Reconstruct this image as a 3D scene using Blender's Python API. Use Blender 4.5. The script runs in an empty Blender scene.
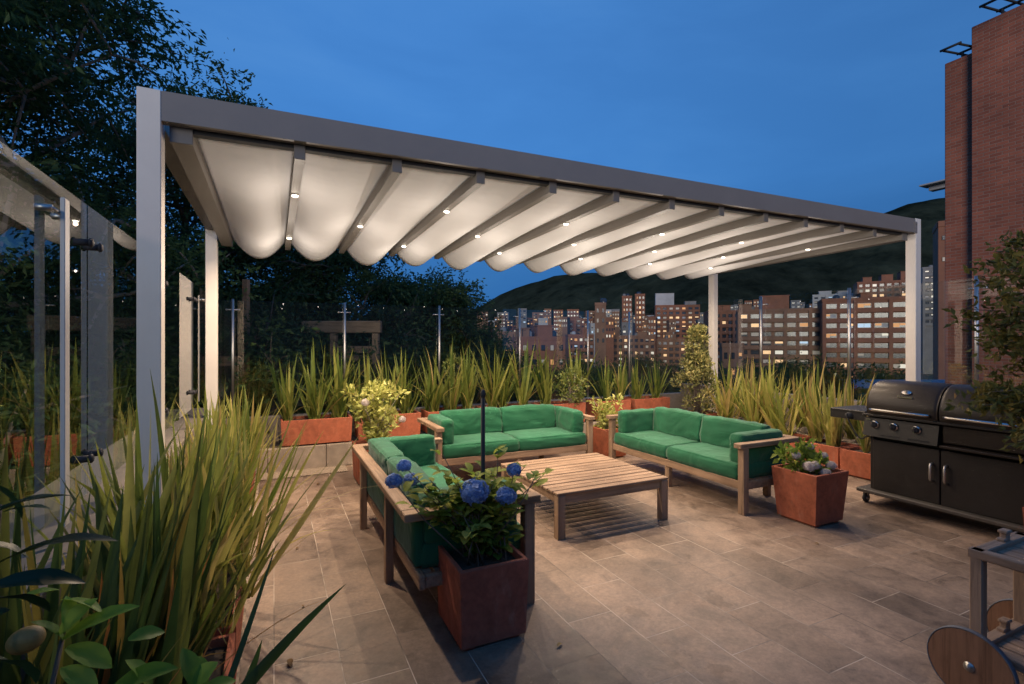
import bpy, bmesh, math, random
import numpy as np
from mathutils import Vector, Matrix, noise as mn
R = math.radians
rnd = random.Random(7)
sc = bpy.context.scene
COL = sc.collection

# ------------------------------------------------------------------ camera frame (used to place far things at their distances)
EYE = 1.5
F = 500.0
YAW = math.atan2(238, 500)
CS, SN = math.cos(YAW), math.sin(YAW)

def W(px, py, Z):
    X = (px - 512) / F * Z
    return Vector((X * CS + Z * SN, -X * SN + Z * CS, EYE - (py - 342) / F * Z))

# ------------------------------------------------------------------ materials
def new_mat(name):
    m = bpy.data.materials.new(name)
    m.use_nodes = True
    nt = m.node_tree
    return m, nt, nt.nodes['Principled BSDF']

def N(nt, typ, **kw):
    n = nt.nodes.new(typ)
    for k, v in kw.items():
        if k in n.inputs:
            n.inputs[k].default_value = v
        else:
            setattr(n, k, v)
    return n

def ramp(nt, fac, stops):
    r = nt.nodes.new('ShaderNodeValToRGB')
    el = r.color_ramp.elements
    while len(el) < len(stops):
        el.new(0.5)
    for e, (p, c) in zip(el, stops):
        e.position = p
        e.color = (c[0], c[1], c[2], 1)
    nt.links.new(fac, r.inputs[0])
    return r.outputs[0]

def mul(nt, a, b, fac=1.0):
    m = nt.nodes.new('ShaderNodeMixRGB')
    m.blend_type = 'MULTIPLY'
    m.inputs[0].default_value = fac
    nt.links.new(a, m.inputs[1])
    nt.links.new(b, m.inputs[2])
    return m.outputs[0]

def mix(nt, f, a, b):
    m = nt.nodes.new('ShaderNodeMixRGB')
    if isinstance(f, float):
        m.inputs[0].default_value = f
    else:
        nt.links.new(f, m.inputs[0])
    for s, v in ((1, a), (2, b)):
        if isinstance(v, tuple):
            m.inputs[s].default_value = (*v[:3], 1)
        else:
            nt.links.new(v, m.inputs[s])
    return m.outputs[0]

def coords(nt, scale=(1, 1, 1), which='Object', rot=(0, 0, 0), loc=(0, 0, 0)):
    tc = nt.nodes.new('ShaderNodeTexCoord')
    mp = nt.nodes.new('ShaderNodeMapping')
    mp.inputs['Scale'].default_value = scale
    mp.inputs['Rotation'].default_value = rot
    mp.inputs['Location'].default_value = loc
    nt.links.new(tc.outputs[which], mp.inputs[0])
    return mp.outputs[0]

def nz(nt, vec, scale, detail=5, rough=.6, dist=0.0):
    n = nt.nodes.new('ShaderNodeTexNoise')
    n.inputs['Scale'].default_value = scale
    n.inputs['Detail'].default_value = detail
    n.inputs['Roughness'].default_value = rough
    n.inputs['Distortion'].default_value = dist
    nt.links.new(vec, n.inputs['Vector'])
    return n.outputs['Fac']

def bump(nt, h, bsdf, strength=.3, dist=.01):
    b = nt.nodes.new('ShaderNodeBump')
    b.inputs['Strength'].default_value = strength
    b.inputs['Distance'].default_value = dist
    nt.links.new(h, b.inputs['Height'])
    nt.links.new(b.outputs[0], bsdf.inputs['Normal'])

def mat_plain(name, col, rough=.5, metal=0.0, var=.25, scale=6, bmp=.1, spec=.5, lo=None):
    m, nt, b = new_mat(name)
    v = coords(nt)
    n = nz(nt, v, scale, 6, .65)
    d = lo or tuple(c * (1 - var) for c in col)
    u = tuple(min(1, c * (1 + var * .6)) for c in col)
    c = ramp(nt, n, [(.3, d), (.7, u)])
    nt.links.new(c, b.inputs['Base Color'])
    rr = ramp(nt, n, [(.2, (rough * .85,) * 3), (.8, (min(1, rough * 1.15),) * 3)])
    nt.links.new(rr, b.inputs['Roughness'])
    b.inputs['Metallic'].default_value = metal
    b.inputs['Specular IOR Level'].default_value = spec
    if bmp:
        bump(nt, nz(nt, v, scale * 8, 4), b, bmp, .004)
    return m

def mat_wood(name, a, bcol, axis='x', rough=.65):
    m, nt, b = new_mat(name)
    s = {'x': (1.2, 22, 22), 'y': (22, 1.2, 22), 'z': (22, 22, 1.2)}[axis]
    v = coords(nt, s)
    n = nz(nt, v, 1.6, 8, .7, .4)
    n2 = nz(nt, coords(nt), 2.2, 5, .6)
    c = ramp(nt, n, [(.28, a), (.5, bcol), (.75, tuple(min(1, x * 1.25) for x in bcol))])
    c2 = ramp(nt, n2, [(.3, (.62, .6, .58)), (.65, (1, 1, 1))])
    nt.links.new(mul(nt, c, c2), b.inputs['Base Color'])
    b.inputs['Roughness'].default_value = rough
    b.inputs['Specular IOR Level'].default_value = .3
    bump(nt, n, b, .35, .003)
    return m

def mat_leaf(name, stops, rough=.45, trans=.25, spec=.4):
    """colour differs from leaf to leaf through the mesh attribute rnd"""
    m, nt, b = new_mat(name)
    at = nt.nodes.new('ShaderNodeAttribute')
    at.attribute_name = 'rnd'
    c = ramp(nt, at.outputs['Fac'], stops)
    n = nz(nt, coords(nt), 9, 3)
    c = mul(nt, c, ramp(nt, n, [(.3, (.75, .75, .75)), (.7, (1.1, 1.1, 1.1))]))
    nt.links.new(c, b.inputs['Base Color'])
    b.inputs['Roughness'].default_value = rough
    b.inputs['Specular IOR Level'].default_value = spec
    if trans:
        t = nt.nodes.new('ShaderNodeBsdfTranslucent')
        nt.links.new(c, t.inputs[0])
        ms = nt.nodes.new('ShaderNodeMixShader')
        ms.inputs[0].default_value = trans
        nt.links.new(b.outputs[0], ms.inputs[1])
        nt.links.new(t.outputs[0], ms.inputs[2])
        nt.links.new(ms.outputs[0], nt.nodes['Material Output'].inputs[0])
    return m

def mat_emit(name, col, s, sample=False):
    m, nt, b = new_mat(name)
    b.inputs['Base Color'].default_value = (*[min(1, c) * .5 for c in col], 1)
    b.inputs['Emission Color'].default_value = (*col, 1)
    b.inputs['Emission Strength'].default_value = s
    if not sample:
        m.cycles.emission_sampling = 'NONE'
    return m

def mat_glass(name):
    m, nt, b = new_mat(name)
    nt.nodes.remove(b)
    tr = nt.nodes.new('ShaderNodeBsdfTransparent')
    tr.inputs[0].default_value = (.93, .955, .945, 1)
    gl = nt.nodes.new('ShaderNodeBsdfGlossy')
    gl.inputs['Roughness'].default_value = .004
    gl.inputs['Color'].default_value = (1, 1, 1, 1)
    fr = nt.nodes.new('ShaderNodeFresnel')
    fr.inputs[0].default_value = 1.8
    ge = nt.nodes.new('ShaderNodeNewGeometry')
    sub = N(nt, 'ShaderNodeMath', operation='SUBTRACT')
    sub.inputs[0].default_value = 1
    nt.links.new(ge.outputs['Backfacing'], sub.inputs[1])
    mu = N(nt, 'ShaderNodeMath', operation='MULTIPLY')
    nt.links.new(fr.outputs[0], mu.inputs[0])
    nt.links.new(sub.outputs[0], mu.inputs[1])
    ms = nt.nodes.new('ShaderNodeMixShader')
    nt.links.new(mu.outputs[0], ms.inputs[0])
    nt.links.new(tr.outputs[0], ms.inputs[1])
    nt.links.new(gl.outputs[0], ms.inputs[2])
    nt.links.new(ms.outputs[0], nt.nodes['Material Output'].inputs[0])
    return m

def mat_floor():
    m, nt, b = new_mat('stone_tile')
    v = coords(nt, (1, 1, 1), 'Object', (0, 0, R(90)), (0, 0, 0))
    br = nt.nodes.new('ShaderNodeTexBrick')
    br.offset = .5
    br.offset_frequency = 2
    br.inputs['Scale'].default_value = 1
    br.inputs['Mortar Size'].default_value = .0028
    br.inputs['Mortar Smooth'].default_value = .3
    br.inputs['Bias'].default_value = 0
    br.inputs['Brick Width'].default_value = .57
    br.inputs['Row Height'].default_value = .283
    br.inputs['Color1'].default_value = (0, 0, 0, 1)
    br.inputs['Color2'].default_value = (1, 1, 1, 1)
    br.inputs['Mortar'].default_value = (.5, .5, .5, 1)
    nt.links.new(v, br.inputs['Vector'])
    base = ramp(nt, br.outputs['Color'], [(0, (.212, .154, .114)), (.5, (.262, .191, .142)), (1, (.31, .228, .172))])
    p = coords(nt)
    sh = N(nt, 'ShaderNodeVectorMath', operation='MULTIPLY_ADD')
    nt.links.new(br.outputs['Color'], sh.inputs[0])
    sh.inputs[1].default_value = (37, 61, 23)
    nt.links.new(p, sh.inputs[2])
    pt = sh.outputs[0]
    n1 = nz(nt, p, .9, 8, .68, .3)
    n2 = nz(nt, pt, 4.5, 9, .74, .5)
    n3 = nz(nt, pt, 48, 5, .75)
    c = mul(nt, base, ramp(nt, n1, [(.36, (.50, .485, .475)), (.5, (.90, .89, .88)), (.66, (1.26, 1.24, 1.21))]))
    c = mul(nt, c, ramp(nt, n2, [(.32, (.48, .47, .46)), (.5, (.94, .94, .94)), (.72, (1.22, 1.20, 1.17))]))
    c = mul(nt, c, ramp(nt, n3, [(.3, (.74, .74, .74)), (.65, (1.08, 1.08, 1.08))]))
    # dark damp spots and leaf litter stains with edges of their own
    n4 = nz(nt, p, 3.1, 7, .62, .2)
    st = ramp(nt, n4, [(.61, (1, 1, 1)), (.64, (.76, .75, .74))])
    c = mul(nt, c, st)
    # joints: pale in places, dark in others
    jc = ramp(nt, nz(nt, p, 1.9, 4, .6), [(.42, (.10, .08, .065)), (.58, (.44, .37, .30))])
    c = mix(nt, br.outputs['Fac'], c, jc)
    nt.links.new(c, b.inputs['Base Color'])
    rg = ramp(nt, n2, [(.3, (.42,) * 3), (.75, (.68,) * 3)])
    nt.links.new(rg, b.inputs['Roughness'])
    b.inputs['Specular IOR Level'].default_value = .35
    h = N(nt, 'ShaderNodeMath', operation='MULTIPLY_ADD')
    nt.links.new(br.outputs['Fac'], h.inputs[0])
    h.inputs[1].default_value = -1.2
    nt.links.new(n2, h.inputs[2])
    bump(nt, h.outputs[0], b, .45, .004)
    return m

def mat_brick(name, a, bb, mortar, rot=(0, 0, 0), scale=1.0, axis='yz'):
    m, nt, b = new_mat(name)
    tc = nt.nodes.new('ShaderNodeTexCoord')
    sp = nt.nodes.new('ShaderNodeSeparateXYZ')
    cb = nt.nodes.new('ShaderNodeCombineXYZ')
    nt.links.new(tc.outputs['Object'], sp.inputs[0])
    if axis == 'yz':
        ad = N(nt, 'ShaderNodeMath', operation='ADD')
        nt.links.new(sp.outputs[0], ad.inputs[0])
        nt.links.new(sp.outputs[1], ad.inputs[1])
        nt.links.new(ad.outputs[0], cb.inputs[0])
    nt.links.new(sp.outputs[2], cb.inputs[1])
    br = nt.nodes.new('ShaderNodeTexBrick')
    br.inputs['Scale'].default_value = scale
    br.inputs['Mortar Size'].default_value = .014
    br.inputs['Mortar Smooth'].default_value = .4
    br.inputs['Brick Width'].default_value = .30
    br.inputs['Row Height'].default_value = .10
    br.inputs['Color1'].default_value = (*a, 1)
    br.inputs['Color2'].default_value = (*bb, 1)
    br.inputs['Mortar'].default_value = (*mortar, 1)
    nt.links.new(cb.outputs[0], br.inputs['Vector'])
    n = nz(nt, coords(nt), .5, 6, .65)
    c = mul(nt, br.outputs['Color'], ramp(nt, n, [(.3, (.62, .6, .6)), (.7, (1.15, 1.12, 1.1))]))
    nt.links.new(c, b.inputs['Base Color'])
    b.inputs['Roughness'].default_value = .85
    h = N(nt, 'ShaderNodeMath', operation='MULTIPLY')
    nt.links.new(br.outputs['Fac'], h.inputs[0])
    h.inputs[1].default_value = -1
    bump(nt, h.outputs[0], b, .6, .02)
    return m

M = {}
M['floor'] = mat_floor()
M['post'] = mat_plain('post_paint', (.70, .64, .57), .45, 0, .06, 3, .03)
M['beam'] = mat_plain('beam_paint', (.19, .172, .162), .5, 0, .07, 3, .03)
M['rail'] = mat_plain('rail_paint', (.15, .135, .12), .5, 0, .08, 3, .03)
M['steel'] = mat_plain('brushed_steel', (.50, .485, .46), .42, 1, .1, 8, .02)
M['darksteel'] = mat_plain('dark_steel', (.04, .04, .046), .6, .0, .1, 8, .02, .12)
M['terra'] = mat_plain('terracotta', (.36, .115, .060), .62, 0, .32, 3.5, .25, .3)
M['terra2'] = mat_plain('terracotta_brown', (.22, .066, .040), .50, 0, .22, 3.5, .2, .35)
M['soil'] = mat_plain('soil', (.05, .035, .024), .95, 0, .6, 25, .8)
M['woodx'] = mat_wood('teak_x', (.13, .084, .050), (.31, .205, .13), 'x')
M['woody'] = mat_wood('teak_y', (.13, .084, .050), (.31, .205, .13), 'y')
M['woodz'] = mat_wood('teak_z', (.13, .084, .050), (.31, .205, .13), 'z')
M['woodgx'] = mat_wood('grey_teak_x', (.17, .112, .076), (.38, .265, .185), 'x')
M['woodgy'] = mat_wood('grey_teak_y', (.17, .112, .076), (.38, .265, .185), 'y')
M['woodgz'] = mat_wood('grey_teak_z', (.17, .112, .076), (.38, .265, .185), 'z')
M['stone'] = mat_plain('ledge_stone', (.30, .245, .19), .8, 0, .4, 3, .5)
M['gravel'] = mat_plain('gravel_stone', (.34, .27, .2), .9, 0, .5, 60, 1.0)
M['conc'] = mat_plain('parapet_stone', (.19, .16, .13), .8, 0, .2, 2.2, .2)
M['glass'] = mat_glass('clear_glass')
M['black'] = mat_plain('black_enamel', (.026, .019, .015), .40, 0, .25, 5, .06, .3)
M['blacksat'] = mat_plain('black_satin', (.022, .0185, .016), .5, 0, .25, 5, .06, .3)
M['charcoal'] = mat_plain('charcoal_metal', (.020, .0175, .0155), .5, 0, .2, 6, .05, .35)
M['chrome'] = mat_plain('polished_steel', (.72, .69, .66), .18, 1, .05, 5, 0)
M['rubber'] = mat_plain('rubber', (.025, .025, .026), .8, 0, .2, 9, .1)
M['brick'] = mat_brick('tower_brick', (.39, .122, .066), (.27, .082, .045), (.34, .185, .13))
M['cityred'] = mat_plain('city_brick', (.26, .105, .058), .85, 0, .3, .25, 0)
M['citybrown'] = mat_plain('city_brown', (.25, .13, .078), .85, 0, .3, .25, 0)
M['citypale'] = mat_plain('city_pale', (.42, .40, .385), .8, 0, .2, .2, 0)
M['citygrey'] = mat_plain('city_grey', (.20, .185, .175), .8, 0, .25, .2, 0)
M['winwarm'] = mat_emit('window_warm', (1, .60, .30), .42)
M['winwhite'] = mat_emit('window_white', (.95, .84, .68), .30)
M['windim'] = mat_emit('window_dim', (.8, .66, .52), .055)
M['wincool'] = mat_emit('window_cool', (.62, .8, 1), .28)
M['dryleaf'] = mat_leaf('dry_leaf', [(0, (.09, .05, .02)), (.5, (.20, .12, .05)), (1, (.34, .25, .10))], .7, .1, .2)
M['winorange'] = mat_emit('window_orange', (1, .45, .16), .22)
M['windark'] = mat_plain('window_dark', (.035, .04, .05), .12, 0, .2, .3, 0)
M['lens'] = mat_emit('lamp_lens', (1, .88, .70), 70)
M['bark'] = mat_plain('bark', (.11, .085, .065), .9, 0, .45, 9, .6)
M['barkpale'] = mat_plain('bark_pale', (.30, .25, .20), .9, 0, .4, 9, .5)
M['timber'] = mat_wood('garden_timber', (.15, .085, .045), (.30, .19, .11), 'x')

def mat_canvas():
    m, nt, b = new_mat('canvas')
    v = coords(nt)
    n = nz(nt, v, 1.3, 5)
    c = ramp(nt, n, [(.3, (.75, .745, .735)), (.7, (.80, .795, .785))])
    nt.links.new(c, b.inputs['Base Color'])
    b.inputs['Roughness'].default_value = .62
    b.inputs['Specular IOR Level'].default_value = .35
    n2 = nz(nt, coords(nt, (1.2, 5, 1)), 2.2, 4, .55, .6)
    bump(nt, n2, b, .3, .03)
    t = nt.nodes.new('ShaderNodeBsdfTranslucent')
    nt.links.new(c, t.inputs[0])
    ms = nt.nodes.new('ShaderNodeMixShader')
    ms.inputs[0].default_value = .22
    nt.links.new(b.outputs[0], ms.inputs[1])
    nt.links.new(t.outputs[0], ms.inputs[2])
    nt.links.new(ms.outputs[0], nt.nodes['Material Output'].inputs[0])
    return m

def mat_fabric():
    m, nt, b = new_mat('green_canvas')
    v = coords(nt)
    n = nz(nt, v, 3, 5, .6, .3)
    c = ramp(nt, n, [(.3, (.009, .082, .037)), (.7, (.015, .120, .055))])
    nt.links.new(c, b.inputs['Base Color'])
    b.inputs['Roughness'].default_value = .8
    b.inputs['Specular IOR Level'].default_value = .2
    b.inputs['Sheen Weight'].default_value = .15
    n2 = nz(nt, coords(nt, (1, 1, 1)), 2.6, 4, .45, 2.2)
    bump(nt, n2, b, .5, .05)
    return m

def mat_terra(name, col):
    m, nt, b = new_mat(name)
    v = coords(nt)
    n = nz(nt, v, 3.2, 7, .68, .3)
    n2 = nz(nt, coords(nt, (9, 9, 2.2)), 1.4, 6, .7, .3)
    n3 = nz(nt, v, 26, 5, .7)
    c = ramp(nt, n, [(.3, tuple(x * .62 for x in col)), (.52, col), (.75, tuple(x * 1.22 for x in col))])
    salt = ramp(nt, n2, [(.56, (0, 0, 0)), (.74, (.42, .42, .42))])
    c = mix(nt, salt, c, (.46, .30, .22))
    c = mul(nt, c, ramp(nt, n3, [(.3, (.78, .76, .75)), (.6, (1.04, 1.04, 1.04))]))
    nt.links.new(c, b.inputs['Base Color'])
    b.inputs['Roughness'].default_value = .72
    b.inputs['Specular IOR Level'].default_value = .25
    bump(nt, n3, b, .3, .004)
    return m
M['terra'] = mat_terra('terracotta', (.36, .108, .056))
M['terra2'] = mat_terra('terracotta_brown', (.36, .105, .062))
M['canvas'] = mat_canvas()
M['green'] = mat_fabric()
M['phor'] = mat_leaf('flax_leaf', [(0, (.07, .12, .026)), (.35, (.17, .22, .042)), (.65, (.32, .33, .07)), (.88, (.46, .41, .11)), (1, (.46, .34, .12))], .5, .42, .3)
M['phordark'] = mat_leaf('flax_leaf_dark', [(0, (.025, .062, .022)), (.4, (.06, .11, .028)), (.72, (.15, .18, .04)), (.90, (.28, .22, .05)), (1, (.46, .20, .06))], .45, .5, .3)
M['treeleaf'] = mat_leaf('tree_leaf', [(0, (.032, .075, .030)), (.5, (.068, .135, .046)), (1, (.16, .22, .07))], .55, .5, .25)
M['treeleaf2'] = mat_leaf('tree_leaf_dense', [(0, (.028, .060, .024)), (.5, (.055, .105, .036)), (1, (.13, .18, .058))], .55, .45, .25)
M['lime'] = mat_leaf('lime_leaf', [(0, (.20, .24, .04)), (.5, (.42, .43, .10)), (1, (.62, .58, .20))], .5, .25)
M['shrub'] = mat_leaf('shrub_leaf', [(0, (.05, .095, .022)), (.5, (.16, .20, .045)), (1, (.36, .36, .09))], .5, .22)
M['conifer'] = mat_leaf('conifer_leaf', [(0, (.06, .085, .028)), (.5, (.20, .20, .06)), (1, (.50, .42, .15))], .6, .15)
M['hydleaf'] = mat_leaf('hydrangea_leaf', [(0, (.07, .13, .02)), (.5, (.19, .28, .045)), (1, (.42, .46, .10))], .6, .5, .2)
M['hydblue'] = mat_leaf('hydrangea_petal', [(0, (.05, .11, .34)), (.5, (.15, .29, .62)), (1, (.42, .57, .86))], .6, .4)
M['hydwhite'] = mat_leaf('white_petal', [(0, (.5, .40, .38)), (.5, (.68, .60, .56)), (1, (.85, .81, .75))], .6, .45)
M['bronze'] = mat_leaf('bronze_leaf', [(0, (.05, .06, .014)), (.5, (.13, .125, .028)), (.85, (.24, .19, .045)), (1, (.34, .17, .05))], .6, .2, .2)
M['citrus'] = mat_leaf('citrus_leaf', [(0, (.008, .026, .011)), (.5, (.016, .05, .017)), (1, (.03, .08, .022))], .42, .25, .3)
M['citruslight'] = mat_leaf('citrus_leaf_young', [(0, (.15, .27, .03)), (.5, (.26, .42, .05)), (1, (.40, .55, .09))], .5, .5, .25)
M['lemon'] = mat_plain('lemon_peel', (.36, .22, .06), .5, 0, .25, 30, .3)
# ------------------------------------------------------------------ light levels
LAMP_W, FILL_W = 31.0, 3.1
LAMP_C = (1, .75, .52)
SKY_EL, SKY_ROT, SKY_AIR, SKY_DUST, SKY_OZ = 8.0, 190, 1.0, 0, 4.6
SKY_S = .15
SKY_TINT = (.74, .88, .86)
SUN_E, SUN_AZ, SUN_TILT = .64, -42, 80
EXPO = 1.25
FILL_C = (1, .85, .72)
# ------------------------------------------------------------------ mesh builder
class MB:
    def __init__(self):
        self.v, self.f, self.m, self.s, self.r = [], [], [], [], []
    def add(self, verts, faces, mat=0, smooth=False, rv=0.5):
        o = len(self.v)
        self.v.extend([tuple(p) for p in verts])
        self.r.extend([rv] * len(verts))
        for f in faces:
            self.f.append(tuple(i + o for i in f))
            self.m.append(mat)
            self.s.append(smooth)
        return self
    def box(self, c, s, bv=.004, mat=0, rz=0.0, taper=1.0, mtx=None):
        """chamfered box, centre c, full size s; taper scales the bottom"""
        hx, hy, hz = s[0] / 2, s[1] / 2, s[2] / 2
        b = min(bv, hx * .45, hy * .45, hz * .45)
        vs, idx = [], {}
        for sx in (-1, 1):
            for sy in (-1, 1):
                for sz in (-1, 1):
                    for ax in range(3):
                        p = [sx * hx, sy * hy, sz * hz]
                        q = [sx * (hx - b), sy * (hy - b), sz * (hz - b)]
                        q[ax] = p[ax]
                        if sz < 0:
                            q[0] *= taper
                            q[1] *= taper
                        idx[(sx, sy, sz, ax)] = len(vs)
                        vs.append(q)
        fs = []
        for ax in range(3):
            for sg in (-1, 1):
                o = [a for a in range(3) if a != ax]
                loop = []
                for (u, w) in ((-1, -1), (1, -1), (1, 1), (-1, 1)):
                    k = [0, 0, 0]
                    k[ax] = sg
                    k[o[0]] = u
                    k[o[1]] = w
                    loop.append(idx[(k[0], k[1], k[2], ax)])
                flip = (sg > 0) == (ax == 1)
                fs.append(tuple(loop[::-1] if flip else loop))
        for ax in range(3):
            o = [a for a in range(3) if a != ax]
            for u in (-1, 1):
                for w in (-1, 1):
                    k1, k2 = [0] * 3, [0] * 3
                    for k, sg in ((k1, -1), (k2, 1)):
                        k[ax] = sg
                        k[o[0]] = u
                        k[o[1]] = w
                    fs.append((idx[(*k1, o[0])], idx[(*k2, o[0])], idx[(*k2, o[1])], idx[(*k1, o[1])]))
        for sx in (-1, 1):
            for sy in (-1, 1):
                for sz in (-1, 1):
                    fs.append(tuple(idx[(sx, sy, sz, a)] for a in range(3)))
        ctr = Vector((0, 0, 0))
        out = []
        for f in fs:
            p = [Vector(vs[i]) for i in f]
            n = (p[1] - p[0]).cross(p[2] - p[0])
            cc = sum(p, Vector()) / len(p)
            out.append(f if n.dot(cc) >= 0 else f[::-1])
        cz, sz_ = math.cos(rz), math.sin(rz)
        if mtx is not None:
            vs = [mtx @ Vector(q) + Vector(c) for q in vs]
        else:
            vs = [(q[0] * cz - q[1] * sz_ + c[0], q[0] * sz_ + q[1] * cz + c[1], q[2] + c[2]) for q in vs]
        return self.add(vs, out, mat)
    def hexa(self, lo, hi, mat=0):
        """lo: four bottom corners counter-clockwise, hi: four top corners"""
        return self.add(list(lo) + list(hi), [(3, 2, 1, 0), (4, 5, 6, 7), (0, 1, 5, 4), (1, 2, 6, 5), (2, 3, 7, 6), (3, 0, 4, 7)], mat)
    def bar(self, a, b, w, h, mat=0, bv=.003):
        a, b = Vector(a), Vector(b)
        d = b - a
        L = d.length
        x = d.normalized()
        up = Vector((0, 0, 1)) if abs(x.z) < .95 else Vector((0, 1, 0))
        y = up.cross(x).normalized()
        z = x.cross(y)
        mt = Matrix((x, y, z)).transposed()
        return self.box((a + b) / 2, (L, w, h), bv, mat, mtx=mt)
    def tube(self, pts, rad, n=8, mat=0, caps=True, rv=.5):
        pts = [Vector(p) for p in pts]
        if not isinstance(rad, (list, tuple)):
            rad = [rad] * len(pts)
        vs, fs = [], []
        prev = None
        for i, p in enumerate(pts):
            t = (pts[min(i + 1, len(pts) - 1)] - pts[max(i - 1, 0)])
            t = t.normalized() if t.length > 1e-9 else Vector((0, 0, 1))
            if prev is None:
                a = Vector((1, 0, 0)) if abs(t.x) < .8 else Vector((0, 1, 0))
                u = t.cross(a).normalized()
            else:
                u = (prev - t * prev.dot(t))
                u = u.normalized() if u.length > 1e-6 else t.orthogonal().normalized()
            prev = u
            w = t.cross(u)
            for k in range(n):
                an = 2 * math.pi * k / n
                vs.append(p + (u * math.cos(an) + w * math.sin(an)) * rad[i])
        for i in range(len(pts) - 1):
            for k in range(n):
                k2 = (k + 1) % n
                fs.append((i * n + k, i * n + k2, (i + 1) * n + k2, (i + 1) * n + k))
        if caps:
            fs.append(tuple(range(n))[::-1])
            fs.append(tuple((len(pts) - 1) * n + k for k in range(n)))
        return self.add(vs, fs, mat, True, rv)
    def lathe(self, prof, c=(0, 0, 0), n=20, mat=0, mtx=None, smooth=True):
        vs, fs = [], []
        for (r, z) in prof:
            for k in range(n):
                a = 2 * math.pi * k / n
                q = Vector((r * math.cos(a), r * math.sin(a), z))
                vs.append((mtx @ q if mtx is not None else q) + Vector(c))
        for i in range(len(prof) - 1):
            for k in range(n):
                k2 = (k + 1) % n
                fs.append((i * n + k, i * n + k2, (i + 1) * n + k2, (i + 1) * n + k))
        fs.append(tuple(range(n))[::-1])
        fs.append(tuple((len(prof) - 1) * n + k for k in range(n)))
        return self.add(vs, fs, mat, smooth)
    def data(self, name, mats):
        me = bpy.data.meshes.new(name)
        me.from_pydata(self.v, [], self.f)
        for m in (mats if isinstance(mats, (list, tuple)) else [mats]):
            me.materials.append(m)
        me.polygons.foreach_set('material_index', self.m)
        me.polygons.foreach_set('use_smooth', self.s)
        a = me.attributes.new('rnd', 'FLOAT', 'POINT')
        a.data.foreach_set('value', self.r)
        me.update()
        return me
    def build(self, name, mats, parent=None, loc=(0, 0, 0), rz=0):
        o = bpy.data.objects.new(name, self.data(name, mats))
        COL.objects.link(o)
        o.location = loc
        o.rotation_euler = (0, 0, rz)
        if parent:
            o.parent = parent
        return o

def tag(o, label, cat, group=None, kind=None):
    if label:
        o['label'] = label
    if cat:
        o['category'] = cat
    if group:
        o['group'] = group
    if kind:
        o['kind'] = kind
    return o

def empty(name, loc, label, cat, group=None, rz=0):
    o = bpy.data.objects.new(name, None)
    o.empty_display_size = .2
    COL.objects.link(o)
    o.location = loc
    o.rotation_euler = (0, 0, rz)
    return tag(o, label, cat, group)

def copy_tree(o, parent=None):
    c = o.copy()
    COL.objects.link(c)
    c.parent = parent
    for ch in list(o.children):
        copy_tree(ch, c)
    return c

# ------------------------------------------------------------------ foliage helpers
def leaf_mesh(P, D, Lr, Wr, rv, rng, fold=.25):
    """many folded diamond leaves: P bases, D directions (n,3), lengths, widths"""
    n = len(P)
    D = D / (np.linalg.norm(D, axis=1, keepdims=True) + 1e-9)
    rdir = rng.normal(size=(n, 3))
    S = np.cross(D, rdir)
    S /= (np.linalg.norm(S, axis=1, keepdims=True) + 1e-9)
    U = np.cross(S, D)
    Lr, Wr = Lr[:, None], Wr[:, None]
    mid = P + D * Lr * .5
    V = np.stack([P, mid + S * Wr * .5 + U * Wr * fold, P + D * Lr - U * Lr * .08, mid - S * Wr * .5 + U * Wr * fold], 1).reshape(-1, 3)
    b = np.arange(n)[:, None] * 4
    Fc = np.concatenate([b + np.array([[0, 2, 1]]), b + np.array([[0, 3, 2]])], 0)
    return V, Fc, np.repeat(rv, 4)

def mesh_np(name, V, Fc, r, mats, parent=None, loc=(0, 0, 0)):
    me = bpy.data.meshes.new(name)
    nv, nf, k = len(V), len(Fc), Fc.shape[1]
    me.vertices.add(nv)
    me.vertices.foreach_set('co', V.astype(np.float32).ravel())
    me.loops.add(nf * k)
    me.loops.foreach_set('vertex_index', Fc.astype(np.int32).ravel())
    me.polygons.add(nf)
    me.polygons.foreach_set('loop_start', np.arange(nf, dtype=np.int32) * k)
    me.polygons.foreach_set('loop_total', np.full(nf, k, dtype=np.int32))
    me.update(calc_edges=True)
    a = me.attributes.new('rnd', 'FLOAT', 'POINT')
    a.data.foreach_set('value', r.astype(np.float32))
    for m in (mats if isinstance(mats, (list, tuple)) else [mats]):
        me.materials.append(m)
    me.validate()
    o = bpy.data.objects.new(name, me)
    COL.objects.link(o)
    o.location = loc
    if parent:
        o.parent = parent
    return o

def blade(mb, base, az, lean, L, w, curve, rv, twist=0.0, seg=8):
    """a sword leaf: V-folded strip that leans and bends outward"""
    out = Vector((math.cos(az), math.sin(az), 0))
    p = Vector(base)
    th = lean
    vs = []
    for i in range(seg + 1):
        t = i / seg
        d = out * math.sin(th) + Vector((0, 0, math.cos(th)))
        side = Vector((-math.sin(az + twist), math.cos(az + twist), 0))
        nrm = side.cross(d)
        ww = w * (.55 + 1.3 * t if t < .35 else 1.0 * max(0.0, 1 - ((t - .35) / .65) ** 1.9))
        ww = max(ww, .0008)
        vs += [p + side * ww * .5 + nrm * ww * .22, p, p - side * ww * .5 + nrm * ww * .22]
        p = p + d * (L / seg)
        th += curve / seg * (0.3 + 1.5 * t)
    fs = []
    for i in range(seg):
        a = i * 3
        fs += [(a, a + 1, a + 4, a + 3), (a + 1, a + 2, a + 5, a + 4)]
    mb.add(vs, fs, 0, True, rv)

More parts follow.
